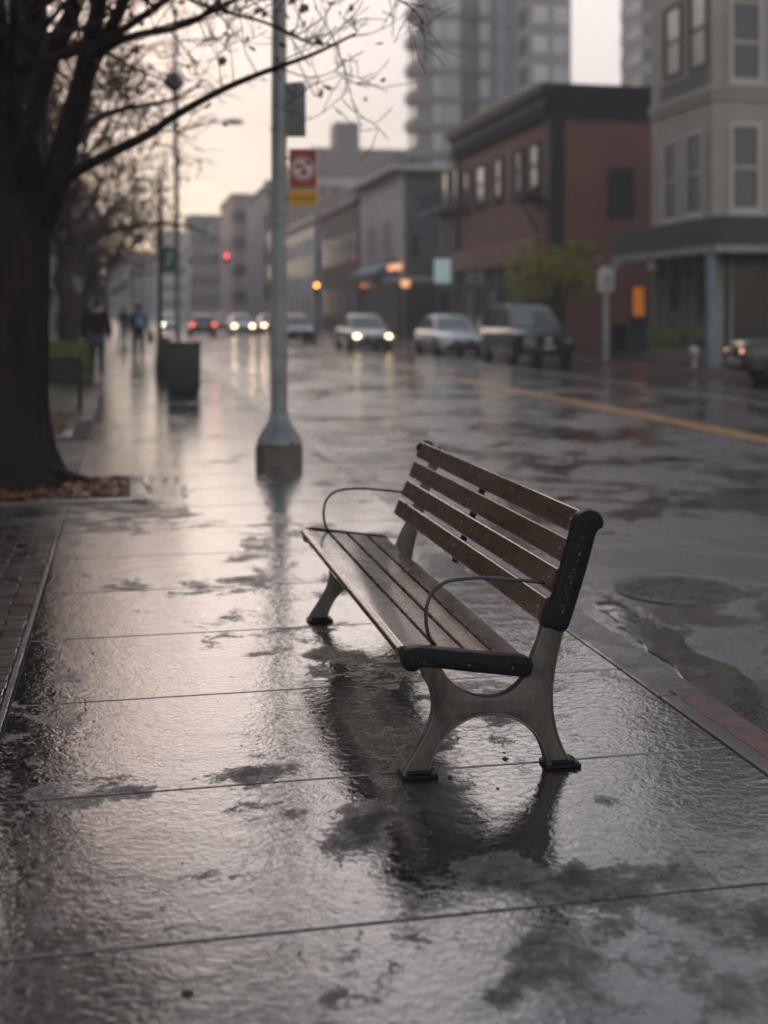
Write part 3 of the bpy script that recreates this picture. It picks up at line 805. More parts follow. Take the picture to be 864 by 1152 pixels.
# near tree
rg = random.Random(5)
ZT = 10.6
tb = atZ(3, 560, ZT); tb.z = 0
tree = thing('street_tree', 'big dark bare tree at the left edge rooted in the leaf filled pit', 'tree', tb, 'street trees along the sidewalk')
tm = MB()
def rings_trunk():
    prof = [(-.05, .46, 3), (.05, .45, 3), (.16, .415, 3), (.32, .385, 3), (.6, .365, 3), (1.0, .355, 3), (1.5, .355, 4), (2.0, .365, 6), (2.3, .36, 8), (2.65, .31, 11), (3.0, .22, 14)]
    rr = []
    for z, r, px in prof:
        c = atZ(px, 300, ZT); ring = []
        for k in range(40):
            a = 2 * math.pi * k / 40
            fl = max(0, .55 - z) ** 1.6
            rk = r * (1 + .05 * math.sin(3 * a + z) + .035 * math.sin(7 * a + 2 * z) + .02 * math.sin(13 * a - z * 3)) + fl * .32 * (max(0, math.sin(2.5 * a + .7)) ** 2 + .5 * max(0, math.sin(5 * a + 2)) ** 2)
            ring.append(Vector((c.x + rk * math.cos(a), c.y + rk * math.sin(a), z)))
        rr.append(ring)
    return rr
tm.loft(rings_trunk())
# surface roots reaching across the pit
for a, L in ((-.25, .78), (.1, .62), (-.7, .55), (-1.3, .5), (-1.9, .4), (.6, .5)):
    c = Vector((tb.x, tb.y, .0)); d = Vector((math.cos(a), math.sin(a), 0)); s2 = Vector((-d.y, d.x, 0))
    pp = [c + d * (.34 + L * t * .75) + s2 * math.sin(t * 3 + a) * .05 + Vector((0, 0, .13 * (1 - t) ** 1.6 - .005)) for t in [i / 7 for i in range(8)]]
    tm.tube(pp, [.085 * (1 - t * .75) for t in [i / 7 for i in range(8)]], 8)
tm.build('trunk', M['bark'], tree, 60)
tips = []
lm = MB()
A = limb(lm, [(40, 262, 10.6), (60, 215, 10.5), (80, 139, 10.4), (94, 87, 10.3), (104, 38, 10.2), (112, 0, 10.1), (122, -70, 9.9), (140, -160, 9.7)], .135, .03)
B = limb(lm, [(20, 200, 10.7), (40, 110, 10.7), (62, 52, 10.6), (83, 10, 10.5), (98, -50, 10.4), (105, -160, 10.3)], .12, .035)
C = limb(lm, [(15, 260, 10.7), (26, 190, 10.8), (30, 110, 10.9), (36, 30, 11), (38, -60, 11), (45, -190, 11.2)], .24, .07)
D = limb(lm, [(5, 250, 10.5), (14, 180, 10.3), (8, 100, 10.0), (-4, 20, 9.8), (-15, -80, 9.6)], .15, .06)
E = limb(lm, [(92, 95, 10.3), (108, 62, 10.2), (125, 31, 10.1), (140, 0, 10.0), (160, -50, 9.8), (190, -120, 9.5)], .075, .025)
F = limb(lm, [(60, 215, 10.4), (82, 196, 10.3), (115, 177, 10.1), (167, 151, 9.8), (194, 132, 9.6), (250, 101, 9.2), (300, 80, 8.9), (350, 62, 8.6), (400, 38, 8.3)], .055, .008)
G = limb(lm, [(96, 85, 10.3), (118, 57, 10.2), (156, 38, 10.0), (190, 34, 9.8), (225, 20, 9.6), (262, 2, 9.4), (300, -20, 9.2)], .035, .010)
I = limb(lm, [(150, -60, 9.8), (190, -20, 9.6), (215, 0, 9.5), (257, 14, 9.2), (300, 26, 9.0), (340, 45, 8.8), (372, 50, 8.7)], .022, .006)
J = limb(lm, [(190, -120, 9.5), (280, -90, 9), (360, -50, 8.4), (430, -10, 7.8), (462, 8, 7.4), (480, 30, 7.2)], .014, .003)
K = limb(lm, [(62, 225, 10.4), (90, 150, 11.3), (130, 125, 12), (195, 112, 12.5), (230, 90, 13)], .05, .01)
twigs(lm, A, rg, tips, .35, 9, 1.1, .016); twigs(lm, B, rg, tips, .3, 10, 1.2, .02); twigs(lm, C, rg, tips, .35, 12, 1.5, .028)
twigs(lm, D, rg, tips, .3, 10, 1.2, .022); twigs(lm, E, rg, tips, .2, 8, 1.0, .014); twigs(lm, F, rg, tips, .35, 9, .55, .007, 2)
twigs(lm, G, rg, tips, .2, 10, .75, .009); twigs(lm, I, rg, tips, .2, 9, .5, .007, 1); twigs(lm, K, rg, tips, .2, 9, .7, .010)
twigs(lm, J, rg, tips, .45, 6, .4, .004, 1, -.2, .002)
# crown above the frame, seen in the wet pavement
crown_tips = []
for k in range(16):
    st = rg.choice((C, B, A, D)); i = int(len(st) * rg.uniform(.55, .98)); i = min(i, len(st) - 1)
    a = rg.random() * 6.3
    branch(lm, st[i], (math.cos(a) * .8, math.sin(a) * .8, rg.uniform(.3, 1.1)), .045, rg.uniform(1.8, 3.2), 2, rg, crown_tips, .15, .18, 6, .006)
lm.build('limbs', M['bark'], tree, 60)
lf = MB(); leaves(lf, tips, rg, 130, .055, .05); leaves(lf, crown_tips, rg, 2600, .085, .22)
lf.build('crown', M['leaf_brown'], tree, norm=False)

def rowtree(px, Z, hgt, r0, seed, label, nleaf=2600, spread=3.4, leafmat_='leaf_brown', base_h=2.2):
    rg = random.Random(seed); b = atZ(px, 400, Z); b.z = 0
    t = thing('street_tree', label, 'tree', b, 'street trees along the sidewalk')
    m = MB(); path = [b + Vector((rg.gauss(0, .04) * i, rg.gauss(0, .04) * i, z)) for i, z in enumerate([-.05, .3, 1, 1.8, base_h, base_h + .8, base_h + 1.8])]
    m.tube(path, [r0 * 1.4, r0 * 1.05, r0, r0 * .95, r0 * .95, r0 * .6, r0 * .35], 12)
    tips = []
    n = 9
    for k in range(n):
        a = 2 * math.pi * k / n + rg.uniform(-.3, .3); s = path[4].lerp(path[6], rg.random())
        branch(m, s, (math.cos(a), math.sin(a), rg.uniform(.35, 1.3)), r0 * .42, spread * rg.uniform(.8, 1.15) * hgt / 7, 2, rg, tips, .12, .16, 7, .009)
    m.build('trunk', M['bark2'], t, 60)
    # more twigs fill the crown
    tw = MB()
    for k in range(70):
        s = rg.choice(tips); branch(tw, s, (rg.gauss(0, 1), rg.gauss(0, 1), rg.gauss(.3, .8)), .014, .9, 1, rg, [], .05, .25, 4, .006)
    tw.build('twigs', M['bark2'], t)
    lv = MB(); leaves(lv, tips, rg, nleaf, .13, .33); lv.build('crown', M[leafmat_], t, norm=False)
    return t
rowtree(76, 28, 7.6, .25, 21, 'rusty leaved tree standing behind the clipped hedge', 3200, 3.3)
rowtree(96, 42, 7.6, .22, 22, 'second tree beyond the hedge, its crown above the walkers', 2600, 3.2)
rowtree(108, 60, 8, .2, 23, 'hazy tree farther along the left row past both walkers', 1600, 3.2)
rowtree(116, 82, 8, .2, 24, 'faint most distant tree of the left row', 1300, 3.2)
rowtree(30, 20, 6.5, .16, 25, 'slim tree half hidden behind the big near trunk', 1500, 2.6)

def bush(name, label, cat, c, rad, n, s, mat, stems=6, seed=1, group=None, trunk_h=0, lobes=9, extra=None):
    rg = random.Random(seed); c = Vector(c)
    t = thing(name, label, cat, c, group)
    L = [Vector((rg.uniform(-.65, .65) * rad[0], rg.uniform(-.65, .65) * rad[1], trunk_h + rad[2] + rg.uniform(-.55, .6) * rad[2])) for _ in range(lobes)]
    st = MB()
    for p in L: st.tube([c + Vector((rg.uniform(-.05, .05), 0, 0)), c + Vector((0, 0, max(.2, trunk_h * .9))), c + p], [.05 if trunk_h else .02, .04 if trunk_h else .015, .008], 6)
    st.build('trunk' if trunk_h else 'stem', M['bark2'], t, 60)
    lv = MB()
    for _ in range(n):
        p = rg.choice(L); v = Vector((rg.gauss(0, 1), rg.gauss(0, 1), rg.gauss(0, 1))).normalized() * rg.random() ** .4 * .5
        q = c + p + Vector((v.x * rad[0], v.y * rad[1], v.z * rad[2]))
        if q.z < .04: continue
        rot = Matrix.Rotation(rg.random() * 6.3, 3, 'X') @ Matrix.Rotation(rg.random() * 6.3, 3, 'Z')
        k = s * rg.uniform(.6, 1.3)
        lv.add([q + rot @ Vector(u) * k for u in ((-.5, 0, 0), (-.05, .3, .06), (.5, 0, 0), (-.05, -.3, .06))], [(0, 1, 2, 3)])
    lv.build('crown' if trunk_h else 'foliage', M[mat], t, norm=False)
    return t
# small street tree on the far pavement
sp_ = atZ(622, 400, 44); sp_.z = 0
bt = bush('small_tree', 'bushy green and yellow small tree behind the dark parked car', 'tree', sp_, (1.75, 1.1, 1.2), 3600, .13, 'leaf_green', seed=14, trunk_h=1.7, lobes=22)
lv = MB(); rg = random.Random(9)
for _ in range(500):
    q = atZ(652 + rg.gauss(0, 9), 278 + rg.gauss(0, 4), 43.5 + rg.gauss(0, .3)); k = .11 * rg.uniform(.6, 1.3)
    rot = Matrix.Rotation(rg.random() * 6.3, 3, 'X') @ Matrix.Rotation(rg.random() * 6.3, 3, 'Z')
    lv.add([q + rot @ Vector(u) * k for u in ((-.5, 0, 0), (-.05, .3, .06), (.5, 0, 0), (-.05, -.3, .06))], [(0, 1, 2, 3)])
lv.build('yellow_crown', M['leaf_yellow'], bt, norm=False)

# hedge left, clipped box shape
hp = atZ(60, 431, 26)
hd = thing('hedge', 'clipped bright green hedge left of the walkers behind the green bench', 'hedge', (hp.x - .6, hp.y, 0))
x1 = atZ(97, 400, 26).x; core = MB().b2(x1 - 3.0, x1 - .08, hp.y + .1, hp.y + 2.2, 0, .72); core.build('branches', M['leaf_dark'], hd)
lv = MB()
for _ in range(6500):
    f = rg.random()
    q = Vector((rg.uniform(x1 - 3.0, x1), rg.uniform(hp.y, hp.y + 2.3), rg.uniform(.02, .82)))
    if f < .45: q.z = .78 + rg.gauss(0, .03)
    elif f < .75: q.y = hp.y + rg.gauss(0, .03)
    else: q.x = x1 + rg.gauss(0, .03)
    rot = Matrix.Rotation(rg.random() * 6.3, 3, 'X') @ Matrix.Rotation(rg.random() * 6.3, 3, 'Z'); k = .07 * rg.uniform(.6, 1.3)
    lv.add([q + rot @ Vector(u) * k for u in ((-.5, 0, 0), (-.05, .3, .06), (.5, 0, 0), (-.05, -.3, .06))], [(0, 1, 2, 3)])
lv.build('foliage', M['leaf_hedge'], hd, norm=False)

# ------------------------------------------------------------------ second bench (dark green, back towards us)
b2 = atZ(92, 460, 19.05); bx1, by = b2.x, b2.y
g2 = thing('park_bench', 'dark green slatted bench standing with its back to us beyond the big tree', 'bench', (bx1 - .8, by, 0))
W = 1.6
for sx in (bx1 - .03, bx1 - W + .03, bx1 - W / 2):
    m = MB(); m.b2(sx - .03, sx + .03, by - .03, by + .03, 0, .79, .006); m.build('leg', M['pole_dark'], g2, 30)
    m = MB(); m.b2(sx - .025, sx + .025, by + .42, by + .48, 0, .62, .006); m.b2(sx - .03, sx + .03, by + .03, by + .50, .60, .645, .008); m.b2(sx - .02, sx + .02, by + .03, by + .42, .36, .40); m.build('leg', M['pole_dark'], g2, 30)
m = MB(); m.b2(bx1 - W, bx1, by - .035, by + .035, .74, .79, .01); m.b2(bx1 - W + .04, bx1 - .04, by - .02, by + .02, .40, .44)
for i in range(26): xx = bx1 - W + .07 + i * (W - .14) / 25; m.b2(xx - .022, xx + .022, by - .012, by + .012, .44, .74)
m.build('backrest', M['pole_dark'], g2, 30)
m = MB()
for i in range(6): m.b2(bx1 - W + .03, bx1 - .03, by + .05 + i * .068, by + .05 + i * .068 + .055, .40, .425, .005)
m.build('seat', M['pole_dark'], g2, 30)

# ------------------------------------------------------------------ near pole with signs
pb = gnd(314, 518); Zp = 12.15
fwd0 = Vector((ST, CT, 0))
pb = atZ(314, 400, Zp); pb.z = 0
pole = thing('sign_pole', 'tall grey metal pole with a flared conical base beside the kerb', 'pole', pb)
MB().lathe(pb, [(.23, 0), (.232, .17), (.215, .19), (.21, .20)], 8).build('footing', simple('dark_pole_footing', (.075, .07, .065), .5, coat=.4, bmp=.3), pole, 30)
MB().lathe(pb, [(.215, .20), (.212, .24), (.17, .31), (.12, .39), (.095, .44), (.092, .50)], 28).build('base_cone', M['pole'], pole, 30)
hb = MB()
for k in range(4):
    an = math.pi / 4 + k * math.pi / 2 - TH; hb.lathe(pb + Vector((.215 * math.cos(an), .215 * math.sin(an), .198)), [(.018, 0), (.018, .012), (.010, .014), (.010, .04)], 6)
hb.build('anchor_bolt', M['bolt'], pole, 30)
hc = pb - fwd0 * .084 + Vector((0, 0, .92)); MB().box(hc, (.085, .012, .26), Matrix.Rotation(-TH, 3, 'Z'), .004).build('access_hatch', M['pole'], pole, 30)
MB().tube([pb + Vector((0, 0, .45)), pb + Vector((0, 0, 2.5)), pb + Vector((0, 0, 6.5))], [.082, .078, .068], 24).build('shaft', M['pole'], pole, 60)
for z in (3.25, 2.32, 2.42, 1.05):
    MB().lathe(pb + Vector((0, 0, z)), [(.078, 0), (.088, .003), (.088, .028), (.078, .031)], 20).build('band', M['pole'], pole, 30)
def at(px, py, Z=Zp): return atZ(px, py, Z)
u = Vector((CT, -ST, 0)); fwd = Vector((ST, CT, 0))
def panel(mb, px0, px1, py0, py1, Z, t=.02, rnd=.0):
    a = atZ(px0, py0, Z); b = atZ(px1, py1, Z)
    mb.box((a + b) / 2, ((Vector((b.x - a.x, b.y - a.y, 0))).length, t, abs(a.z - b.z)), Matrix.Rotation(-TH, 3, 'Z'), rnd); return mb
p1 = panel(MB(), 319, 344, 93, 154, Zp - .0, .03, .006).build('sign_back', M['sign_back'], pole, 30)
panel(MB(), 322, 325, 94, 153, Zp - .03, .02).build('channel', M['pole'], p1)
s1 = panel(MB(), 325, 357.5, 167, 212, Zp - .06, .006, .002).build('sign_panel', M['sign_white'], pole)
s1['label'] = 'red bordered prohibition sign panel'
# red border with a white disc, red ring slash marks
def ring2(mb, cx, cz, r0, r1, y, n=32, sx=1):
    vs = []; fs = []
    for k in range(n):
        a = 2 * math.pi * k / n
        for r in (r0, r1): vs.append((cx + r * sx * math.cos(a), cz + r * math.sin(a)))
    return vs, [((2 * k), (2 * k + 1), (2 * ((k + 1) % n) + 1), (2 * ((k + 1) % n))) for k in range(n)]
ctr = atZ(341, 189.5, Zp - .066)
def onp(a, b, off): return ctr + u * a + Vector((0, 0, b)) - fwd * off
wv = (357.5 - 325) / FP * Zp / 2; hv = 45 / FP * Zp / 2
m = MB()
outer_ = [(-wv + .008, -hv + .006), (wv - .008, -hv + .006), (wv - .008, hv - .006), (-wv + .008, hv - .006)]
n = 32; R0 = .118
for k in range(n):
    a0 = 2 * math.pi * k / n; a1 = 2 * math.pi * (k + 1) / n
    def sq(a):
        cx, cz = math.cos(a), math.sin(a); W_, H_ = wv - .012, hv - .010
        f = min(W_ / abs(cx) if abs(cx) > 1e-6 else 9, H_ / abs(cz) if abs(cz) > 1e-6 else 9); return (cx * f, cz * f)
    p = [sq(a0), sq(a1), (R0 * math.cos(a1), R0 * math.sin(a1)), (R0 * math.cos(a0), R0 * math.sin(a0))]
    m.add([onp(a, b, .002) for a, b in p], [(0, 1, 2, 3)])
m.build('red_border', M['sign_red'], s1)
m = MB(); vs, fs = ring2(m, 0, 0, .094, .106, 0); m.add([onp(a, b, .003) for a, b in vs], fs)
for bx_, bz_, bw_, bh_, ba_ in ((.045, .055, .036, .020, -.5), (-.045, .022, .034, .022, .5), (.004, -.042, .036, .026, -.2), (.0, .012, .050, .010, -.8)):
    q = []
    for k in range(10):
        a = 2 * math.pi * k / 10; x, y_ = bw_ * math.cos(a), bh_ * math.sin(a)
        q.append(onp(bx_ + x * math.cos(ba_) - y_ * math.sin(ba_), bz_ + x * math.sin(ba_) + y_ * math.cos(ba_), .0035))
    m.add(q, [tuple(range(10))])
m.build('red_symbol', simple('dull_red_symbol', (.26, .05, .04), .4), s1)
s2 = panel(MB(), 325, 357, 213.5, 231, Zp - .06, .006, .002).build('sign_panel', M['sign_yellow'], pole); s2['label'] = 'yellow plate under the red sign'
m = MB()
for i in range(9): x = -.105 + i * .026; cz = -.292; m.add([onp(a, b, .004) for a, b in ((x, cz - .02 - .006 * (i % 2)), (x + .010, cz - .02), (x + .012, cz + .02 + .006 * (i % 3)), (x + .004, cz + .018))], [(0, 1, 2, 3)])
m.build('worn_print', simple('worn_dark_print', (.16, .09, .01), .5), s2)
m = MB(); m.tube([at(314, 178, Zp - .02), at(330, 178, Zp - .045)], .012, 6); m.tube([at(314, 222, Zp - .02), at(330, 222, Zp - .045)], .012, 6); m.tube([at(314, 110), at(322, 110)], .012, 6); m.tube([at(314, 140), at(322, 140)], .012, 6)
m.build('bracket', M['pole'], pole)

# ------------------------------------------------------------------ street light, dark post, bin
Zl = 31; lb = atZ(200, 400, Zl); lb.z = 0
sl2 = thing('street_lamp', 'tall grey street lamp with a globe and side arm behind the green bin', 'street lamp', lb)
MB().tube([lb, lb + Vector((0, 0, 1)), atZ(197, 30, Zl)], [.10, .075, .045], 14).build('post', M['pole'], sl2, 60)
gb = atZ(196, 92, Zl); MB().ell(gb, .25, 28).build('globe', M['globe_dark'], sl2, 60)
m = MB(); m.lathe(atZ(197, 30, Zl), [(.05, 0), (.10, .03), (.10, .06), (.04, .10), (.03, .26), (.07, .30), (.06, .42), (.01, .5)], 12); m.build('finial', simple('navy_finial', (.03, .045, .08), .4), sl2, 40)
a0 = atZ(199, 150, Zl); a1 = atZ(250, 138, Zl - .6)
MB().tube([a0, a0.lerp(a1, .35) + Vector((0, 0, .12)), a0.lerp(a1, .7) + Vector((0, 0, .14)), a1], .028, 8).build('arm', M['pole'], sl2, 60)
MB().ell(atZ(263, 137, Zl - .7), (.26, .11, .07), 14).build('lamp_head', M['sign_back'], sl2, 60)

Zq = 29.6; q = atZ(180, 400, Zq); q.z = 0
ps = thing('sign_post', 'dark green post with a small teal sign left of the bin', 'sign post', q)
MB().tube([q, q + Vector((0, 0, 4.7))], [.065, .05], 12).build('post', M['pole_dark'], ps, 60)
MB().lathe(q, [(.12, 0), (.12, .3), (.09, .5), (.07, 1.0)], 10).build('post_base', M['pole_dark'], ps, 30)
s3 = panel(MB(), 181, 199.5, 279, 306, Zq - .05, .02, .006).build('sign_panel', M['sign_teal'], ps)
m = MB(); panel(m, 187, 193.5, 284, 287, Zq - .065, .004); panel(m, 190, 193.5, 287, 293, Zq - .065, .004); panel(m, 186.5, 192, 293, 296, Zq - .065, .004); panel(m, 186.5, 190, 296, 300, Zq - .065, .004)
m.build('sign_mark', M['teal_mark'], s3)

Zb = 22.7; bc = atZ(207, 400, Zb); bc.z = 0
bn_ = thing('trash_bin', 'dark green panelled litter bin beside the street lamp', 'bin', bc)
rot = Matrix.Rotation(0, 3, 'Z')
m = MB(); m.b2(bc.x - .30, bc.x + .30, bc.y - .02, bc.y + .45, .06, .88, .02)
for i in range(9): m.b2(bc.x - .275 + i * .066, bc.x - .235 + i * .066, bc.y - .034, bc.y - .018, .10, .84, .004)
m.build('body', M['bin'], bn_, 30)
MB().b2(bc.x - .325, bc.x + .325, bc.y - .045, bc.y + .475, .88, .94, .015).build('lid', M['bin'], bn_, 30)
MB().b2(bc.x - .27, bc.x + .27, bc.y, bc.y + .42, 0, .06).build('plinth', M['trim'], bn_)
# low dark cabinet behind the bin
cb_ = atZ(185, 400, 29.2); cb_.z = 0
ub = thing('utility_box', 'slim dark cabinet standing just behind the litter bin', 'cabinet', cb_)
MB().b2(cb_.x - .16, cb_.x + .16, cb_.y - .12, cb_.y + .3, 0, .86, .02).build('body', M['bin'], ub, 30)
MB().b2(cb_.x - .18, cb_.x + .18, cb_.y - .14, cb_.y + .32, .86, .90, .01).build('lid', M['bin'], ub, 30)

# distant lamps of the left pavement
for i, (px, Z, lb_) in enumerate(((151, 55, 'thin pale lamp post above the second walker'), (160, 78, 'farthest thin lamp post left of the roadway'))):
    p = atZ(px, 400, Z); p.z = 0
    t = thing('street_lamp', lb_, 'street lamp', p, 'distant lamp posts')
    MB().tube([p, p + Vector((0, 0, 6.8))], [.10, .06], 10).build('post', M['pole_light'], t, 60)
    MB().tube([p + Vector((0, 0, 6.6)), p + Vector((.5, 0, 6.95)), p + Vector((1.3, 0, 7.0))], .03, 8).build('arm', M['pole_light'], t, 60)
    MB().ell(p + Vector((1.45, 0, 6.98)), (.28, .12, .07), 12).build('lamp_head', M['sign_back'], t, 60)

# ------------------------------------------------------------------ traffic lights
def signal_head(mb_parent, c, lit, labelmat):
    o = MB().box(c, (.34, .22, 1.02), None, .03).build('signal_head', M['trim'], mb_parent, 30)
    for i, zz in enumerate((.33, 0, -.33)):
        mat = labelmat if i == lit else M['pole_dark']
        MB().ell(Vector(c) + Vector((0, -.11, zz)), (.11, .04, .11), 14).build('lens', mat, o, 60)
        v = MB(); v.tube([Vector(c) + Vector((0, -.11, zz + .02)), Vector(c) + Vector((0, -.30, zz + .05))], .135, 12, False); v.build('visor', M['trim'], o, 60)
Zs = 100; p = atZ(357, 400, Zs); p.z = 0
t = thing('traffic_light', 'amber lit traffic light on a pale pole before the brown building', 'traffic light', p)
MB().tube([p, p + Vector((0, 0, 12.2))], [.22, .13], 12).build('pole', M['pole_light'], t, 60)
signal_head(t, atZ(356, 326, Zs - .6), 0, M['amber_lit'])
Zs2 = 128; p = atZ(310, 400, Zs2); p.z = 0
t = thing('traffic_light', 'red lit signal hanging from a mast arm far down the road', 'traffic light', p)
a1 = atZ(255, 284, Zs2)
MB().tube([p, p + Vector((0, 0, a1.z + .4))], [.2, .14], 12).build('pole', M['pole'], t, 60)
MB().tube([Vector((p.x, p.y, a1.z + .6)), Vector((a1.x - .6, a1.y, a1.z + .8))], [.11, .06], 8).build('arm', M['pole'], t, 60)
signal_head(t, atZ(255, 292, Zs2 - .4), 0, M['red_lit'])

# ------------------------------------------------------------------ cars (front towards -Y)
def make_car(name, label, paint_, L=4.6, Wd=1.82, Ht=1.46, kind='sedan', head='head_off', tail='tail_off', group='cars on the wet road'):
    t = thing(name, label, 'car', (0, 0, 0), group)
    w = Wd / 2; k = L / 4.6; P = M[paint_]
    suv = kind == 'suv'
    zh = .98 if suv else .80; zb = 1.05 if suv else .92; zl = .28 if suv else .2
    if suv: st = [(-2.30, .80, .42, .80), (-2.24, .90, .32, .95), (-2.05, .97, zl, 1.02), (-1.5, 1.0, zl, 1.07), (-.95, 1.0, zl, 1.12), (0, 1.0, zl, 1.12), (1.4, 1.0, zl, 1.12), (2.1, .98, zl, 1.10), (2.28, .93, .34, 1.05), (2.32, .85, .45, .95)]
    else: st = [(-2.30, .72, .38, .60), (-2.25, .86, .26, .68), (-2.05, .95, zl, .76), (-1.5, 1.0, zl, .85), (-.95, 1.0, zl, .92), (0, 1.0, zl, .93), (1.2, 1.0, zl, .95), (1.9, .97, zl, .97), (2.22, .90, .28, .93), (2.30, .80, .40, .82)]
    rings = []
    for (y, ww, z0, z1) in st:
        W_ = w * ww; zm = z0 + (z1 - z0) * .55
        half = [(0, z0), (W_ * .8, z0), (W_ * .95, z0 + .06), (W_ * .99, zm - .12), (W_, zm), (W_ * .97, z1 - .10), (W_ * .90, z1 - .03), (W_ * .72, z1), (0, z1 + .015)]
        ring = half + [(-x, z) for x, z in reversed(half[1:-1])]
        rings.append([Vector((x, y * k, z)) for x, z in ring])
    MB().loft(rings).build('body', P, t, 45)
    # cabin
    if suv: q = [(-1.10, 1.08, .90), (-.35, Ht - .06, .74), (.1, Ht, .74), (1.5, Ht - .02, .74), (2.0, Ht - .12, .72), (2.22, 1.06, .88)]
    else: q = [(-1.02, .90, .90), (-.25, Ht - .07, .68), (.2, Ht, .68), (.9, Ht - .03, .68), (1.15, Ht - .10, .66), (1.78, .94, .86)]
    zc = q[0][1] - .03
    bot = [(-1, q[0][0]), (-1, q[-1][0])]
    cab = MB(); rr = []
    for (y, z, ww) in q:
        wt = w * ww; wb = w * .90
        f = (z - zc) / (Ht - zc)
        wt_ = wb + (w * .70 - wb) * f
        rr.append([Vector((x, y * k, zz)) for x, zz in ((-wb, zc), (-wt_, z - .02 * f), (-wt_ + .10, z + .015 * f), (0, z + .03 * f), (wt_ - .10, z + .015 * f), (wt_, z - .02 * f), (wb, zc))])
    cab.loft(rr); cab.build('cabin', P, t, 40)
    def glass(pts, off, nm, mat):
        pts = [Vector(p) for p in pts]; nrm = (pts[1] - pts[0]).cross(pts[2] - pts[0]).normalized()
        off = Vector(off); nrm = nrm if nrm.dot(off) > 0 else -nrm
        m = MB(); n_ = len(pts); a = [p + nrm * .012 for p in pts]; b = [p - nrm * .02 for p in pts]
        m.add(a + b, [tuple(range(n_)), tuple(reversed(range(n_, 2 * n_)))] + [(i, (i + 1) % n_, (i + 1) % n_ + n_, i + n_) for i in range(n_)])
        m.build(nm, mat, t)
    y0, z0 = q[0][0] * k, q[0][1]; y1, z1 = q[1][0] * k, q[1][1]
    def lerp(a, b, s): return a + (b - a) * s
    wb, wt = w * .90, w * .70
    glass([(-(wb - .09), lerp(y0, y1, .08), lerp(z0, z1, .08)), (wb - .09, lerp(y0, y1, .08), lerp(z0, z1, .08)), (wt - .07, lerp(y0, y1, .93), lerp(z0, z1, .93) + .012), (-(wt - .07), lerp(y0, y1, .93), lerp(z0, z1, .93) + .012)], (0, -1, .5), 'windscreen', M['glass_ws'])
    y0, z0 = q[-1][0] * k, q[-1][1]; y1, z1 = q[-2][0] * k, q[-2][1]
    glass([(-(wb - .10), lerp(y0, y1, .15), lerp(z0, z1, .15)), (wb - .10, lerp(y0, y1, .15), lerp(z0, z1, .15)), (wt - .05, lerp(y0, y1, .9), lerp(z0, z1, .9) + .012), (-(wt - .05), lerp(y0, y1, .9), lerp(z0, z1, .9) + .012)], (0, 1, .5), 'rear_window', M['glass'])
    zt = q[1][1] - .05; zbm = zc + .06
    ya, yb_ = (q[0][0] + .22) * k, (q[1][0] + .07) * k
    ye, yd = (q[-1][0] - .18) * k, (q[-2][0] - .02) * k
    ym = .35 * k
    def wx(z): return wb + (wt - wb) * (z - zc) / (Ht - zc)
    for s in (-1, 1):
        glass([(s * wx(zbm), ya, zbm), (s * wx(zbm), ym - .04, zbm), (s * wx(zt), ym - .04, zt), (s * wx(zt), yb_, zt)], (s, 0, 0), 'side_window', M['glass'])
        glass([(s * wx(zbm), ym + .04, zbm), (s * wx(zbm), ye, zbm), (s * wx(zt), yd, zt), (s * wx(zt), ym + .04, zt)], (s, 0, 0), 'side_window', M['glass'])
        MB().ell((s * (w + .09), ya + .05, zc + .10), (.10, .06, .07), 10).build('mirror', P, t, 60)
        # lights
        zf = .70 if suv else .60
        zfl = zf + (.04 if suv else 0)
        MB().ell((s * w * .70, -2.20 * k, zfl), (.17, .11, .085), 14).build('headlight', M[head], t, 60)
        MB().ell((s * w * .74, 2.20 * k, .85 if suv else .78), (.17, .10, .09), 12).build('taillight', M[tail], t, 60)
        MB().b2(s * w * .995 - .012, s * w * .995 + .012, .12 * k, .30 * k, .74, .77, .005).build('door_handle', M['chrome'], t)
        for yy in (-1.38 * k, 1.38 * k):
            rw = .36 if suv else .33
            ar = MB().tube([(s * (w - .16), yy, rw), (s * (w + .004), yy, rw + .015)], rw + .055, 26); ar.build('wheel_arch', M['trim'], t, 30)
            wh = MB().tube([(s * (w - .20), yy, rw), (s * (w - .02), yy, rw), (s * (w + .012), yy, rw)], [rw, rw, rw - .02], 28).build('wheel', M['rubber'], t, 30)
            rm = MB().tube([(s * (w + .004), yy, rw), (s * (w + .018), yy, rw)], [rw * .62, rw * .60], 20)
            for a in range(5): aa = a * 2 * math.pi / 5; rm.box((s * (w + .02), yy + math.cos(aa) * rw * .3, rw + math.sin(aa) * rw * .3), (.01, .05, rw * .55), Matrix.Rotation(-aa + math.pi / 2, 3, 'X'))
            rm.build('rim', M['rim'], wh, 30)
    g0, g1 = (.60, .86) if suv else (.46, .60)
    MB().b2(-w * .46, w * .46, -2.34 * k, -2.2 * k, g0, g1, .02).build('grille', M['trim'], t, 30)
    MB().b2(-w * .70, w * .70, -2.345 * k, -2.2 * k, .28, .42 if not suv else .46, .03).build('bumper_intake', M['trim'], t, 30)
    MB().b2(-.16, .16, -2.365 * k, -2.33 * k, .44 if not suv else .50, .54 if not suv else .60).build('number_plate', M['plate'], t)
    if suv: MB().ell((0, -2.35 * k, .74), (.13, .03, .07), 12).build('badge', M['chrome'], t, 60)
    MB().b2(-w * .6, w * .6, 2.2 * k, 2.34 * k, .34, .46, .03).build('rear_bumper', M['trim'], t, 30)
    return t
def put(car, px, Z, rz=0, dl=2.3):
    """centre of the near face of the car appears at px, distance Z"""
    p = atZ(px, 400, Z); car.location = (p.x, p.y + dl, RZ + .002); car.rotation_euler = (0, 0, rz); return car
put(make_car('parked_car', 'dark teal off-road style car parked in front of the brick building', 'car_navy', 4.7, 1.9, 1.86, 'suv', 'head_off'), 617, 38)
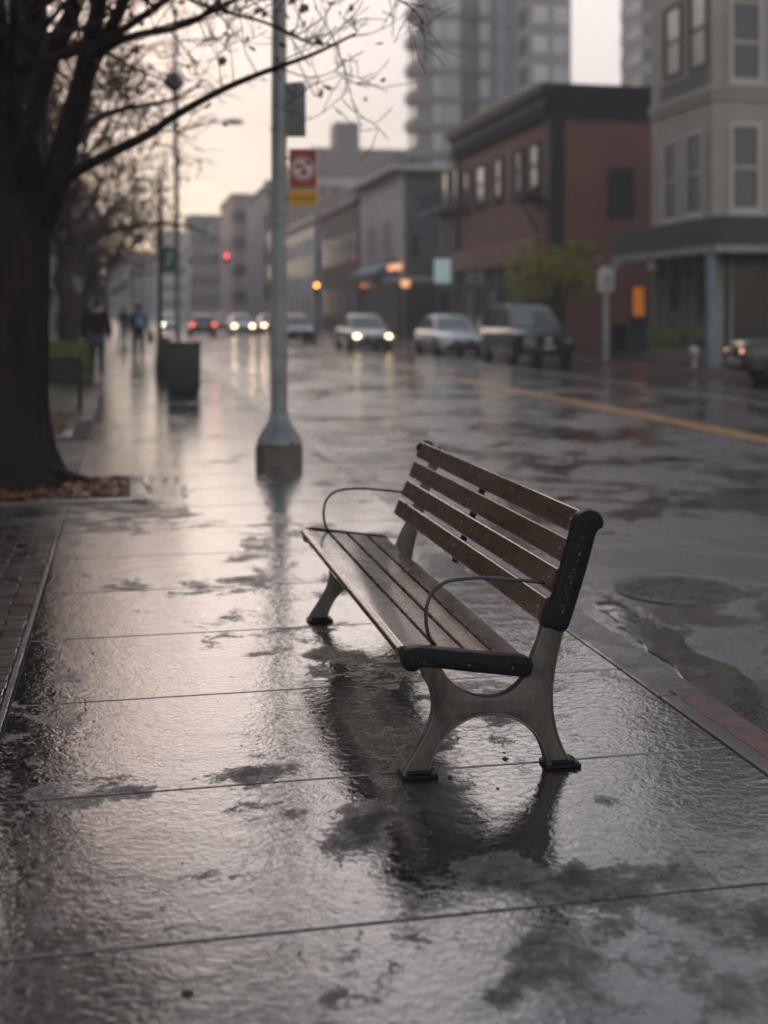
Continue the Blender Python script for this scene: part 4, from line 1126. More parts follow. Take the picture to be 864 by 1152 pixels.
put(make_car('parked_car', 'white sedan parked just behind the dark teal one', 'car_white', 4.6, 1.82, 1.50, 'sedan', 'head_off'), 522, 46)
put(make_car('driving_car', 'silver beige sedan driving towards us with bright headlights', 'car_silver', 4.6, 1.84, 1.5, 'sedan', 'head_lit'), 420, 52)
put(make_car('driving_car', 'dark maroon sedan just right of the tall pole base line', 'car_maroon', 4.5, 1.8, 1.48, 'sedan', 'head_off'), 338, 64)
rc = make_car('parked_car', 'black car nosing in at the right edge with an amber glinting lamp', 'car_black', 4.6, 1.84, 1.62, 'suv', 'head_dim')
AN = R(-103); q_ = atZ(837, 400, 27.2); h_ = Vector((math.sin(AN), -math.cos(AN), 0)); sd_ = Vector((math.cos(AN), math.sin(AN), 0)); sd_ = sd_ if sd_.y < 0 else -sd_
q_ = q_ - h_ * 2.3 - sd_ * .9; rc.rotation_euler = (0, 0, AN); rc.location = (q_.x, q_.y, RZ + .002)
c1_ = make_car('driving_car', 'pale car driving away with glowing red tail lights', 'car_grey', 4.5, 1.8, 1.48, 'sedan', 'head_off', 'tail_lit'); put(c1_, 229, 84, math.pi)
c2_ = put(make_car('driving_car', 'distant pale car with two warm headlights right of the red lit one', 'car_white', 4.5, 1.8, 1.46, 'sedan', 'head_far'), 274, 92)
c3_ = put(make_car('driving_car', 'distant white car with a greenish white headlight beside the lamp post', 'car_white', 4.5, 1.8, 1.46, 'sedan', 'head_green'), 192, 104)
c4_ = put(make_car('driving_car', 'distant grey car with amber lamps half behind the tall pole', 'car_grey', 4.5, 1.8, 1.46, 'sedan', 'head_far'), 307, 96)
c5_ = put(make_car('driving_car', 'hazy grey car between the tail lights and the warm headlights', 'car_grey', 4.5, 1.8, 1.46, 'sedan', 'head_off'), 252, 112)

# ------------------------------------------------------------------ people
def person(name, label, px, Z, coat, legs, hairc, stride=.22, seed=1, scale=1.0, hood=False):
    base = atZ(px, 400, Z); base.z = 0
    t = thing(name, label, 'person', base)
    def skin(nm, verts, edges_, radii, mat, parent, root=0, extra=None):
        me = bpy.data.meshes.new(nm); me.from_pydata([tuple(Vector(v) * scale) for v in verts], edges_, [])
        o = bpy.data.objects.new(nm, me); COL.objects.link(o)
        md = o.modifiers.new('s', 'SKIN'); md.use_smooth_shade = True
        for i, r in enumerate(radii):
            sv = me.skin_vertices[0].data[i]; sv.radius = (r * scale, r * scale) if not isinstance(r, tuple) else (r[0] * scale, r[1] * scale)
            sv.use_root = (i == root)
        ss = o.modifiers.new('u', 'SUBSURF'); ss.levels = 2; ss.render_levels = 2
        dg = bpy.context.evaluated_depsgraph_get(); dg.update()
        m2 = bpy.data.meshes.new_from_object(o.evaluated_get(dg)); bpy.data.objects.remove(o)
        b = MB(); b.add([v.co.copy() for v in m2.vertices], [tuple(p.vertices) for p in m2.polygons])
        if extra: extra(b)
        b.v = [v + base for v in b.v]
        return b.build(nm, mat, parent, 180)
    s = stride
    # walking away from the camera (+Y)
    J = dict(pel=(0, 0, .94), bel=(0, .01, 1.08), che=(0, .02, 1.28), neb=(0, .02, 1.44), nek=(0, .03, 1.52), hed=(0, .04, 1.62), top=(0, .04, 1.70),
             hl=(-.09, 0, .90), kl=(-.10, s * .55, .50), al=(-.10, s * .8, .10), tl=(-.10, s * .8 + .15, .035),
             hr=(.09, 0, .90), kr=(.10, -s * .15, .49), ar=(.10, -s * 1.0, .13), tr=(.10, -s * 1.0 + .13, .035),
             sl=(-.17, .02, 1.42), el=(-.25, -.06, 1.15), wl=(-.26, .04, .92), pl=(-.26, .06, .85),
             sr=(.17, .02, 1.42), er=(.25, .0, 1.15), wr=(.27, .12, .93), pr=(.27, .14, .86))
    names = list(J); idx = {n_: i for i, n_ in enumerate(names)}
    E_ = [('pel', 'bel'), ('bel', 'che'), ('che', 'neb'), ('neb', 'nek'), ('nek', 'hed'), ('hed', 'top'), ('pel', 'hl'), ('hl', 'kl'), ('kl', 'al'), ('al', 'tl'), ('pel', 'hr'), ('hr', 'kr'), ('kr', 'ar'), ('ar', 'tr'),
          ('neb', 'sl'), ('sl', 'el'), ('el', 'wl'), ('wl', 'pl'), ('neb', 'sr'), ('sr', 'er'), ('er', 'wr'), ('wr', 'pr')]
    rad = dict(pel=.13, bel=.12, che=.135, neb=.08, nek=.055, hed=.085, top=.07, hl=.085, kl=.058, al=.04, tl=.035, hr=.085, kr=.058, ar=.04, tr=.035, sl=.055, el=.04, wl=.027, pl=.034, sr=.055, er=.04, wr=.027, pr=.034)
    def extra(b):
        for sgn, pp in ((-1, J['pl']), (1, J['pr'])):
            for k in range(4):
                q = Vector(pp) + Vector((0, -.03 + k * .02, -.02)); l = (.06, .072, .068, .052)[k]
                b.tube([q * scale, (q + Vector((-sgn * .006, .004, -l * .6))) * scale, (q + Vector((-sgn * .02, .012, -l))) * scale], [.010 * scale, .009 * scale, .006 * scale], 6)
            q = Vector(pp) + Vector((-sgn * .01, .035, .0)); b.tube([q * scale, (q + Vector((-sgn * .012, .025, -.035))) * scale], [.011 * scale, .008 * scale], 6)
        h = Vector(J['hed'])
        b.ell((h + Vector((0, .09, -.01))) * scale, (.012 * scale, .02 * scale, .02 * scale), 8)
        for sgn in (-1, 1): b.ell((h + Vector((sgn * .078, .0, 0))) * scale, (.01 * scale, .018 * scale, .03 * scale), 8)
    body = skin('body', [J[n_] for n_ in names], [(idx[a], idx[b]) for a, b in E_], [rad[n_] for n_ in names], M['skin'], t, 0, extra)
    # jacket
    jn = ['pel', 'bel', 'che', 'neb', 'sl', 'el', 'wl', 'sr', 'er', 'wr']; jv = [J[n_] for n_ in jn]; jv[0] = (0, 0, .86)
    je = [(0, 1), (1, 2), (2, 3), (3, 4), (4, 5), (5, 6), (3, 7), (7, 8), (8, 9)]
    skin('jacket', jv, je, [.175, .165, .185, .125, .085, .068, .052, .085, .068, .052], M[coat], t)
    tn = ['pel', 'hl', 'kl', 'al', 'hr', 'kr', 'ar']; tv = [J[n_] for n_ in tn]
    skin('trousers', tv, [(0, 1), (1, 2), (2, 3), (0, 4), (4, 5), (5, 6)], [.15, .105, .075, .062, .105, .075, .062], M[legs], t)
    for a in ('al', 'ar'):
        q = Vector(J[a]); zf = max(.045, q.z - .055)
        MB().ell((q + Vector((0, .06, 0)) + Vector((0, 0, -q.z + zf))) * scale + base, (.05 * scale, .145 * scale, .048 * scale), 12).build('shoe', M['shoe'], t, 60)
    hh = Vector(J['hed']) * scale + base
    MB().ell(hh + Vector((0, -.02, .03)) * scale, (.098 * scale, .112 * scale, .115 * scale), 16).build('hair' if not hood else 'hood', M[hairc], t, 60)
    return t, base
person('person', 'walker in a black jacket and blue jeans going away beside the hedge', 109, 27.2, 'coat_black', 'jeans', 'hair', .24, 1, 1.02)
pt, pbase = person('person', 'farther walker in a dark coat and hood wearing a blue backpack', 156, 40, 'coat_navy', 'coat_navy', 'coat_navy', .16, 2, 1.0, True)
bpk = thing('backpack', 'bright blue backpack with a pale patch worn by the farther walker', 'backpack', pbase + Vector((0, -.2, 1.0)))
MB().box(pbase + Vector((0, -.27, 1.26)), (.36, .20, .46), None, .07).build('pack', M['pack_blue'], bpk, 60)
MB().box(pbase + Vector((.03, -.375, 1.20)), (.20, .03, .22), None, .012).build('front_pocket', M['pack_patch'], bpk, 60)
tote = thing('bag', 'dark bag hanging at the right side of the farther walker', 'bag', pbase + Vector((.36, .1, .5)))
MB().box(pbase + Vector((.38, .1, .68)), (.16, .34, .36), None, .04).build('bag_body', M['coat_black'], tote, 40)
MB().tube([pbase + Vector((.38, .0, .85)), pbase + Vector((.31, .12, 1.0)), pbase + Vector((.38, .22, .85))], .012, 6).build('strap', M['coat_black'], tote, 40)
# two faint walkers ahead
person('person', 'faint distant walker in dark clothes left of the backpack walker', 139, 62, 'coat_black', 'coat_black', 'hair', .2, 3, 1.0)

# ------------------------------------------------------------------ buildings
def win(parent, plane, c, u0, u1, z0, z1, frame, pane, nx=1, nz=2, t=.07, dep=.07, sill=True, skip=False):
    """plane 'x': wall faces -X at X=c (u runs along Y). plane 'y': wall faces -Y at Y=c (u along X)"""
    def bx(m, a0, a1, b0, b1, d0, d1, bev=0):
        if plane == 'x': m.b2(c - d1, c - d0, a0, a1, b0, b1)
        else: m.b2(a0, a1, c - d1, c - d0, b0, b1)
    m = MB(); bx(m, u0, u1, z0, z0 + t, -.02, dep); bx(m, u0, u1, z1 - t, z1, -.02, dep); bx(m, u0, u0 + t, z0 + t, z1 - t, -.02, dep); bx(m, u1 - t, u1, z0 + t, z1 - t, -.02, dep)
    for i in range(1, nx): q = u0 + (u1 - u0) * i / nx; bx(m, q - t * .4, q + t * .4, z0 + t, z1 - t, -.02, dep * .8)
    for i in range(1, nz): q = z0 + (z1 - z0) * i / nz; bx(m, u0 + t, u1 - t, q - t * .35, q + t * .35, -.02, dep * .7)
    f = m.build('window', frame, parent)
    m = MB(); bx(m, u0 + t * .5, u1 - t * .5, z0 + t * .5, z1 - t * .5, -.01, .012); m.build('pane', pane, f)
    if sill: m = MB(); bx(m, u0 - .08, u1 + .08, z0 - .12, z0 - .002, -.02, dep + .08); m.build('sill', frame, f)
    return f
FX = 17.0
def Yx(px, X=FX): return onX(px, 352, X).y
def zAt(px, py, X=FX): return onX(px, py, X).z

# --- beige corner building with canopy
y0, y1 = Yx(802), Yx(733)
bb = thing('corner_building', 'beige rendered building with bay windows above a dark canopy at the right edge', 'building', (FX, y0, 0))
MB().b2(FX, 34, y0, y1, 3.3, 13).build('wall', M['beige'], bb)
zc_ = zAt(802, 99)
m = MB(); m.b2(FX - .12, 34, y0 - .12, y1, zc_ - .12, zc_ + .10); m.b2(FX - .07, 34, y0 - .07, y1, zc_ - .32, zc_ - .12); m.b2(FX - .25, 34, y0 - .25, y1 + .1, 13, 13.5)
m.build('cornice', M['beige'], bb)
MB().b2(FX + .1, 34, y0 + .1, y1, 0, 3.3).build('shop_front', M['shop_dark'], bb)
def zz(py, Z): return H + (HZ - py) * Z / FP
# street side windows: pair (upper and lower), between px 745 and 797
for (pa, pb_, lo, hi, pane) in ((748, 766, zAt(760, 248), zAt(760, 158), 'pane_grey'), (772, 793, zAt(780, 243), zAt(780, 150), 'pane_grey'), (748, 768, zAt(760, 86), zAt(760, 5), 'pane_light'), (776, 797, zAt(785, 78), zAt(785, -12), 'pane_light'),
                                (748, 768, zAt(760, -80), zAt(760, -150), 'pane_dark'), (776, 797, zAt(785, -80), zAt(785, -155), 'pane_dark')):
    win(bb, 'x', FX, Yx(pb_), Yx(pa), lo, hi, M['beige_trim'] if lo < 7 else M['dark_wall'], M[pane], 1, 2, .10, .08, lo < 7)
m = MB(); zr0, zr1 = zAt(770, 112), zAt(770, 88)
m.b2(FX - .10, FX - .04, Yx(797), Yx(745), zr1 - .05, zr1); m.b2(FX - .10, FX - .04, Yx(797), Yx(745), zr0, zr0 + .05)
for i in range(24): yy = Yx(797) + (Yx(745) - Yx(797)) * i / 23; m.b2(FX - .085, FX - .055, yy - .015, yy + .015, zr0 + .05, zr1 - .05)
m.build('railing', M['sign_back'], bb)
def Xy(px, Y): return onY(px, 352, Y).x
Zc0 = onX(802, 352, FX); Zd = (Zc0 - CAM).dot(Vector((ST, CT, 0)))
for (pa, pb_, ya, yb_, fr_, nz_) in ((819, 855, 238, 137, 'beige_trim', 2), (819, 857, 92, -45, 'beige_trim', 3), (880, 918, 238, 137, 'beige_trim', 2), (880, 918, 92, -45, 'beige_trim', 3), (819, 857, -90, -160, 'beige_trim', 2)):
    win(bb, 'y', y0, Xy(pa, y0), Xy(pb_, y0), zz(ya, Zd), zz(yb_, Zd), M[fr_], M['pane_dark'], 1, nz_, .13, .09)
m = MB()
for px in (736, 803): yy = Yx(px); m.b2(FX - .03, FX + .25, yy - .1, yy + .12, 0, 3.3)
for i in range(5): yy = y0 + .35 + (y1 - y0 - .6) * i / 4; m.b2(FX + .03, FX + .099, yy - .05, yy + .05, .1, 3.2)
for i in range(9): xx = FX + .6 + i * 1.3; m.b2(xx - .05, xx + .05, y0 + .03, y0 + .099, .1, 3.2)
m.b2(FX + .05, FX + .098, y0 + .1, y1, 0, .45); m.build('shop_mullions', M['pole'], bb)
for i in range(4): yy = y0 + .5 + (y1 - y0 - .6) * i / 4; MB().b2(FX + .06, FX + .095, yy, yy + .7, .5, 2.6).build('shop_window', M['pane_grey'] if i % 2 else M['pane_dark'], bb)
# canopy, wraps the corner
CX = 15.3; cy0 = onX(806, 352, CX).y; cy1 = onX(689, 352, CX).y
zt_, zb_ = zAt(806, 243, CX), zAt(806, 275, CX)
m = MB(); m.b2(CX, CX + .12, cy0, cy1, zb_, zt_); m.b2(CX + .12, 34, cy0, cy0 + .12, zb_, zt_); m.b2(CX + .12, FX - .01, cy1 - .12, cy1, zb_, zt_); m.b2(CX + .12, 34, cy0 + .12, y0 - .01, zt_ - .25, zt_ - .15); m.b2(CX + .12, FX - .02, y0, cy1 - .12, zt_ - .25, zt_ - .15)
m.build('canopy', M['dark_fascia'], bb)
m = MB(); m.b2(CX - .03, CX + .15, cy0 - .03, cy1, zb_ - .2, zb_ - .003); m.b2(CX + .15, 34, cy0 - .03, cy0 + .15, zb_ - .2, zb_ - .003); m.build('canopy_beam', M['canopy_beam'], bb)
pp = onX(801, 352, CX + .06).y + .05
m = MB().b2(CX, CX + .2, pp, pp + .2, 0, zb_ - .2, .02); m.build('canopy_post', M['canopy_post'], bb)
for px in (695, 734):
    q = onX(px, 299, CX + .25); o = MB().ell(q, .15, 14).build('canopy_globe', M['globe'], bb, 60)
    MB().tube([q, Vector((q.x, q.y, zb_))], .02, 6).build('stem', M['trim'], o)
# planter hedges, white marker
p = atZ(762, 409, 35.6); p.z = 0
pl = bush('planter_hedge', 'low green hedge in a planter under the dark canopy', 'planter', p, (.85, .5, .38), 2600, .08, 'leaf_dark', seed=12, lobes=12)
MB().b2(p.x - .85, p.x + .85, p.y - .35, p.y + .35, 0, .42, .02).build('planter_box', M['planter'], pl, 30)
for o in [x for x in bpy.data.objects if x.parent == pl and x.name.startswith(('foliage', 'stem'))]: o.location.z += .38
p = atZ(781, 409, 34.3); p.z = 0
t = thing('bollard', 'short post with a white round top by the planter', 'bollard', p)
MB().lathe(p, [(.07, 0), (.07, .02), (.045, .05), (.045, .30)], 12).build('shaft', M['pole_light'], t, 40); MB().ell(p + Vector((0, 0, .42)), (.13, .13, .14), 14).build('top', M['globe'], t, 60)

# sign post on the far pavement
Z_ = 39.3; p = atZ(682, 400, Z_); p.z = 0
t = thing('sign_post', 'grey post with a small white sign between the small tree and the canopy', 'sign post', p)
MB().tube([p, p + Vector((0, 0, 2.1))], .10, 12).build('post', M['pole_light'], t, 60)
q = atZ(682, 316, Z_)
m = MB().box(q, (.54, .10, .70), None, .04); m.box(q + Vector((0, 0, .40)), (.34, .10, .12), None, .03); sp0 = m.build('sign_panel', M['sign_white'], t, 30)
m = MB()
for zz_ in (.12, 0, -.12): m.box(q + Vector((0, -.053, zz_)), (.30, .01, .05))
m.build('worn_print', M['sign_back'], sp0)

# --- brick building
y0, y1 = Yx(622), Yx(515); zt = zAt(622, 108)
br = thing('brick_building', 'red brick two storey corner building with a heavy dark cornice', 'building', (FX, y0, 0))
MB().b2(FX, 30, y0, y1, 0, zt).build('wall', M['brick'], br)
m = MB(); m.b2(FX - .62, 30.2, y0 - .45, y1 + .1, zt + .1, zt + .45); m.b2(FX - .40, 30.1, y0 - .30, y1 + .1, zt - .35, zt + .1); m.b2(FX - .18, 30, y0 - .16, y1, zt - .85, zt - .35)
yy = y0 + .2
while yy < y1: m.b2(FX - .38, FX - .18, yy, yy + .18, zt - .75, zt - .35); yy += .55
m.build('cornice', M['dark_cornice'], br)
m = MB(); m.b2(FX - .645, FX - .5, y0 + 3, y1 + .1, zt + .45, zt + .62); m.build('roof_edge', M['far_warm'], br)
m = MB(); m.b2(FX - .14, FX + .45, y0 - .14, y0 + .5, 0, zt - .85); m.build('corner_pilaster', M['dark_cornice'], br); m = MB(); m.b2(FX - .10, FX + .2, y1 - .35, y1 + .02, 0, zt - .85); m.build('corner_pilaster', M['dark_cornice'], br)
for pa, pb_, pn in ((594, 608, 'pane_grey'), (579, 588, 'pane_grey'), (556, 565, 'pane_dark'), (535, 547, 'pane_dark'), (521, 528, 'pane_dark')):
    win(br, 'x', FX, Yx(pb_), Yx(pa), zAt(600, 214), zAt(600, 160), M['dark_cornice'], M[pn], 1, 2, .16, .09)
Zd = (onX(622, 352, FX) - CAM).dot(Vector((ST, CT, 0)))
win(br, 'y', y0, Xy(684, y0), Xy(713, y0), zz(239, Zd), zz(187, Zd), M['dark_cornice'], M['pane_dark'], 2, 2, .10, .06)
# shop sign band and shop front
zs0, zs1 = zAt(600, 296), zAt(600, 268)
sb = MB().b2(FX - .32, FX - .001, Yx(608), y1, zs0, zs1).build('shop_sign', M['shop_red'], br)
m = MB(); yy = Yx(603); rq = random.Random(2); k = 0
while yy < Yx(540):
    wd_ = rq.uniform(.22, .42); m.b2(FX - .345, FX - .322, yy, yy + .09, zs0 + .30, zs1 - .28)
    if k % 3 != 1: m.b2(FX - .345, FX - .322, yy + .09, yy + wd_, zs0 + .30 + (.25 if k % 2 else 0), zs0 + .40 + (.25 if k % 2 else 0))
    yy += wd_ + .16; k += 1
m.build('sign_lettering', M['shop_letters'], sb)
m = MB(); m.b2(FX - .06, FX - .002, Yx(610), y1 - .4, .1, zs0 - .05); m.build('shop_front', M['shop_dark'], br)
for i in range(7):
    a = Yx(608) + i * 1.95; MB().b2(FX - .10, FX - .063, a + .2, a + 1.5, .6, 2.6).build('shop_window', M['pane_grey'] if i % 2 else M['pane_dark'], br)
m = MB()
for i in range(8): a = Yx(608) + i * 1.95; m.b2(FX - .13, FX - .062, a - .08, a + .08, .1, zs0 - .06)
m.b2(FX - .12, FX - .062, Yx(608), y1 - .4, 2.75, 2.85); m.build('shop_mullions', M['pole'], br)
m = MB(); m.b2(FX - .9, FX - .01, Yx(612), Yx(598), zAt(605, 228), zAt(605, 222)); m.tube([(FX - .85, Yx(606), zAt(605, 226)), (FX - .02, Yx(606), zAt(605, 260))], .05, 6)
m.build('balcony_bracket', M['dark_cornice'], br)
# orange lit side window on the brick side wall, bins below
q0 = atZ(710, 357, Zd); q1 = atZ(726, 320, Zd)
win(br, 'y', y0, Xy(709, y0), Xy(727, y0), zz(358, Zd), zz(320, Zd), M['dark_cornice'], M['orange_lit'], 1, 1, .08, .06)
p = atZ(718, 398, 47); p.z = 0
t = thing('wheelie_bin', 'blue bin standing below the orange lit window', 'bin', p)
MB().loft([[(p.x + sx * .24, p.y + sy * .26, 0) for sx, sy in ((-1, -1), (1, -1), (1, 1), (-1, 1))], [(p.x + sx * .30, p.y + sy * .33, .98) for sx, sy in ((-1, -1), (1, -1), (1, 1), (-1, 1))]]).build('body', M['blue_bin'], t)
MB().box(p + Vector((0, -.02, 1.01)), (.66, .74, .07), None, .02).build('lid', M['blue_bin'], t, 30)
for sx in (-1, 1): MB().tube([p + Vector((sx * .22, .3, .1)), p + Vector((sx * .28, .3, .1))], .1, 14).build('wheel', M['rubber'], t, 30)
p = atZ(694, 398, 46); p.z = 0
t = thing('wheelie_bin', 'black bin standing between the white sign post and the blue bin', 'bin', p)
MB().loft([[(p.x + sx * .24, p.y + sy * .26, 0) for sx, sy in ((-1, -1), (1, -1), (1, 1), (-1, 1))], [(p.x + sx * .30, p.y + sy * .33, .98) for sx, sy in ((-1, -1), (1, -1), (1, 1), (-1, 1))]]).build('body', M['trim'], t)
MB().box(p + Vector((0, -.02, 1.01)), (.66, .74, .07), None, .02).build('lid', M['trim'], t, 30)

# --- charcoal narrow building
y0, y1 = Yx(515) + .05, Yx(488)
db = thing('narrow_building', 'narrow charcoal building with a balcony next to the brick one', 'building', (FX, y0, 0))
MB().b2(FX + .25, 30, y0, y1, 0, zAt(500, 190)).build('wall', M['dark_wall'], db)
zb0 = zAt(505, 236)
m = MB(); m.b2(FX - .9, FX + .249, y0 + .05, y1 - .1, zb0 - .12, zb0 + .03); m.build('balcony_slab', M['far_warm'], db)
m = MB(); m.b2(FX - .88, FX - .84, y0 + .1, y1 - .15, zb0 + .9, zb0 + .95)
for i in range(18): yy = y0 + .1 + (y1 - y0 - .3) * i / 17; m.b2(FX - .875, FX - .845, yy - .015, yy + .015, zb0 + .03, zb0 + .9)
m.build('railing', M['dark_cornice'], db)
for i in range(2):
    a = y0 + .6 + i * 2.3; win(db, 'x', FX + .25, a, a + 1.2, zb0 + .1, zb0 + 2.2, M['dark_cornice'], M['pane_dark']); win(db, 'x', FX + .25, a, a + 1.2, .5, 2.7, M['dark_cornice'], M['shop_dark'], 1, 1)
q = onX(498, 305, FX - .9)
lb0 = MB().b2(q.x - .42, q.x + .42, q.y - .12, q.y + .12, q.z - .62, q.z + .62, .04).build('lightbox_sign', M['sign_glow'], db, 30)
MB().b2(q.x + .42, FX + .249, q.y - .05, q.y + .05, q.z + .4, q.z + .5).build('sign_bracket', M['trim'], db)
rp = Vector((FX + 1.2, (y0 + y1) / 2, zAt(500, 190)))
bush('roof_shrub', 'yellow green shrub growing on the charcoal building roof', 'shrub', rp, (1.0, 2.2, 1.0), 1500, .16, 'leaf_green', seed=31, lobes=8)

# --- pale siding building
y0, y1 = Yx(450), Yx(405); zt = zAt(450, 193)
gb_ = thing('siding_building', 'pale siding building with a slate grey side wall and white eaves', 'building', (FX, y0, 0))
MB().b2(FX, FX + .3, y0, y1, 0, zt).build('wall', M['siding'], gb_)
MB().b2(FX + .301, 32, y0 - .02, y1, 0, zt - .02).build('side_wall', M['siding_dark'], gb_)
m = MB(); m.b2(FX - .9, 32, y0 - 1.4, y1 + .2, zt, zt + .28); m.build('roof', M['siding'], gb_)
for pc in (416, 422, 433, 438): win(gb_, 'x', FX, Yx(pc + 2.0), Yx(pc - 2.0), zAt(430, 290), zAt(430, 250), M['siding'], M['pane_grey'], 1, 2, .10, .06)
Zd = (onX(450, 352, FX) - CAM).dot(Vector((ST, CT, 0)))
win(gb_, 'y', y0 - .02, Xy(462, y0), Xy(472, y0), zz(290, Zd), zz(262, Zd), M['siding_dark'], M['pane_dark'], 1, 2, .10, .06)
m = MB(); m.add([(FX - 1.6, y0 + .3, 4.1), (FX - 1.6, y1 - 5, 4.1), (FX - .01, y1 - 5, 4.9), (FX - .01, y0 + .3, 4.9), (FX - 1.6, y0 + .3, 3.7), (FX - 1.6, y1 - 5, 3.7), (FX - .01, y1 - 5, 3.7), (FX - .01, y0 + .3, 3.7)], [(0, 1, 2, 3), (4, 7, 6, 5), (0, 4, 5, 1), (3, 2, 6, 7), (0, 3, 7, 4), (1, 5, 6, 2)])
m.build('awning', M['awning_blue'], gb_)
MB().b2(FX - .06, FX - .002, y0 + .4, y1 - .4, .1, 3.6).build('shop_front', M['shop_dark'], gb_)
m = MB()
for i in range(7): yy = y0 + .4 + (y1 - y0 - .8) * i / 6; m.b2(FX - .12, FX - .062, yy - .08, yy + .08, .1, 3.6)
m.build('shop_mullions', M['pole'], gb_)
m = MB(); q = onX(440, 302, FX - .6); m.b2(q.x - .12, q.x + .12, q.y - 2.5, q.y + 3, q.z - .12, q.z + .2); m.build('lit_sign', M['warm_lamp'], gb_)
MB().b2(FX - 1.4, 32, y0 - 5.5, y0 - 1.5, 3.3, 3.6).build('porch_roof', M['far_pale'], gb_)
for xx in (FX - 1.2, FX + 2.5): MB().b2(xx - .1, xx + .1, y0 - 5.3, y0 - 5.1, 0, 3.3).build('porch_post', M['trim'], gb_)
q = onX(456, 319, FX - 1.6); q = atZ(456, 319, 72)
hl = thing('wall_lamp', 'warm glowing lamp beside the pale porch edge', 'lamp', q)
MB().ell(q, (.30, .2, .22), 14).build('lamp_shade', M['warm_lamp'], hl, 60); MB().tube([q, q + Vector((0, 0, .5)), q + Vector((1.0, 0, .6))], .03, 6).build('bracket', M['trim'], hl)

# --- generic far blocks with window grids
def block(name, label, x0, x1, y0, y1, h, wall, wins=None, winy=None, roof=None, cat='building'):
    t = thing(name, label, cat, (x0, y0, 0))
    MB().b2(x0, x1, y0, y1, 0, h).build('wall', M[wall], t)
    MB().b2(x0 - .3, x1 + .1, y0 - .3, y1 + .1, h, h + .5).build('roof', M[roof or wall], t)
    proto = None
    def cell(plane, c, u_, z, wd, hh, mat):
        m = MB()
        if plane == 'x': m.b2(c - .06, c + .02, u_ - wd / 2, u_ + wd / 2, z, z + hh)
        else: m.b2(u_ - wd / 2, u_ + wd / 2, c - .06, c + .02, z, z + hh)
        return m.build('window', M[mat], t)
    if wins:
        n, rows, z0, dz, wd, hh, mat = wins
        for r in range(rows):
            for i in range(n): cell('x', x0, y0 + (y1 - y0) * (i + .5) / n, z0 + r * dz, wd, hh, mat)
    if winy:
        n, rows, z0, dz, wd, hh, mat = winy
        for r in range(rows):
            for i in range(n): cell('y', y0, x0 + (x1 - x0) * (i + .5) / n, z0 + r * dz, wd, hh, mat)
    return t
ya, yb_ = Yx(403), Yx(364)
b = block('brown_building', 'brown brick building with a warm sloping eave beyond the pale siding one', FX, 30, ya, yb_, zAt(400, 228), 'brick_brown', (5, 2, 1.2, 4.2, 1.6, 2.2, 'pane_dark'), None, 'far_warm')
ya2, yb2 = Yx(362), Yx(318)
block('pale_building', 'pale hazy shop building behind the amber traffic light', FX, 30, ya2, yb2, zAt(362, 248), 'far_pale', (7, 3, 1.2, 3.6, 1.8, 2.0, 'pane_grey'), None, 'far_grey')
block('low_building', 'narrow hazy facade seen right beside the tall pole', FX, 34, Yx(316), Yx(300), 14, 'far_warm', (6, 3, 1.2, 3.8, 2, 2.2, 'pane_grey'))
# big grey block with roof box
Yg = 150; x0 = Xy(352, Yg); x1_ = Xy(470, Yg); hg = zz(166, (Vector((x0, Yg, 0))).dot(Vector((ST, CT, 0))))
b = block('office_block', 'wide grey block with a dark roof band and roof box in the middle distance', x0, x1_, Yg, Yg + 25, hg - 3.4, 'far_pale', None, (7, 4, 3, 4, 1.6, 2.0, 'pane_grey'), 'far_grey')
MB().b2(x0 - .4, x1_ + .4, Yg - .4, Yg + 25, hg - 2.9, hg).build('roof_band', M['far_grey'], b)
xa, xb = Xy(379, Yg), Xy(406, Yg); MB().b2(xa, xb, Yg + 1, Yg + 5, hg, zz(141, 156)).build('roof_box', M['far_grey'], b)
for (pa, pb_, Z, top, wall, nm, lb_) in ((262, 304, 195, 221, 'far_warm', 'distant_block', 'distant warm grey block just left of the tall pole'), (214, 262, 255, 244, 'far_grey', 'distant_block', 'hazy distant block above the red tail lights'),
                                 (176, 216, 330, 262, 'far_pale', 'distant_block', 'palest distant block behind the lamp post'), (118, 178, 380, 285, 'far_grey', 'distant_block', 'low faint block closing the end of the sidewalk'), (300, 352, 150, 212, 'far_grey', 'distant_block', 'grey block rising behind the prohibition sign')):
    a = atZ(pa, 352, Z); b_ = atZ(pb_, 352, Z)
    block(nm, lb_, a.x, b_.x, a.y, a.y + 25, H + (HZ - top) * Z / FP, wall, None, (5, 4, 3, 4.2, 1.7, 1.9, 'pane_grey'))
block('end_block', 'long low hazy building closing the end of the street', -30, 60, 420, 440, 13, 'far_grey', None, (20, 3, 2, 4, 2, 2, 'pane_grey'))

# left side buildings behind the trees
block('shop_building', 'grey street building glimpsed behind the left row of trees', -20, -5.6, 58, 105, 21, 'far_grey', None, None)
lbd = block('shop_building', 'teal fronted low shop behind the hedge and trees', -16, -4.6, 106, 150, 12, 'siding_dark', (9, 2, 1.5, 4, 2, 2.2, 'pane_grey'), (5, 2, 1.5, 4, 1.5, 2.2, 'pane_light'))
block('shop_building', 'dark brick building far left behind the big near trunk', -18, -5.2, 24, 57, 14, 'brick_brown', (8, 3, 1.2, 4, 2, 2.2, 'pane_dark'), (4, 3, 1.2, 4, 1.4, 2.2, 'pane_dark'))
block('shop_building', 'faint pale building at the far end of the left row', -14, -4.2, 152, 240, 16, 'far_pale', (14, 3, 1.5, 4.4, 2.4, 2.2, 'pane_grey'), (4, 3, 1.5, 4.4, 1.4, 2.2, 'pane_grey'))

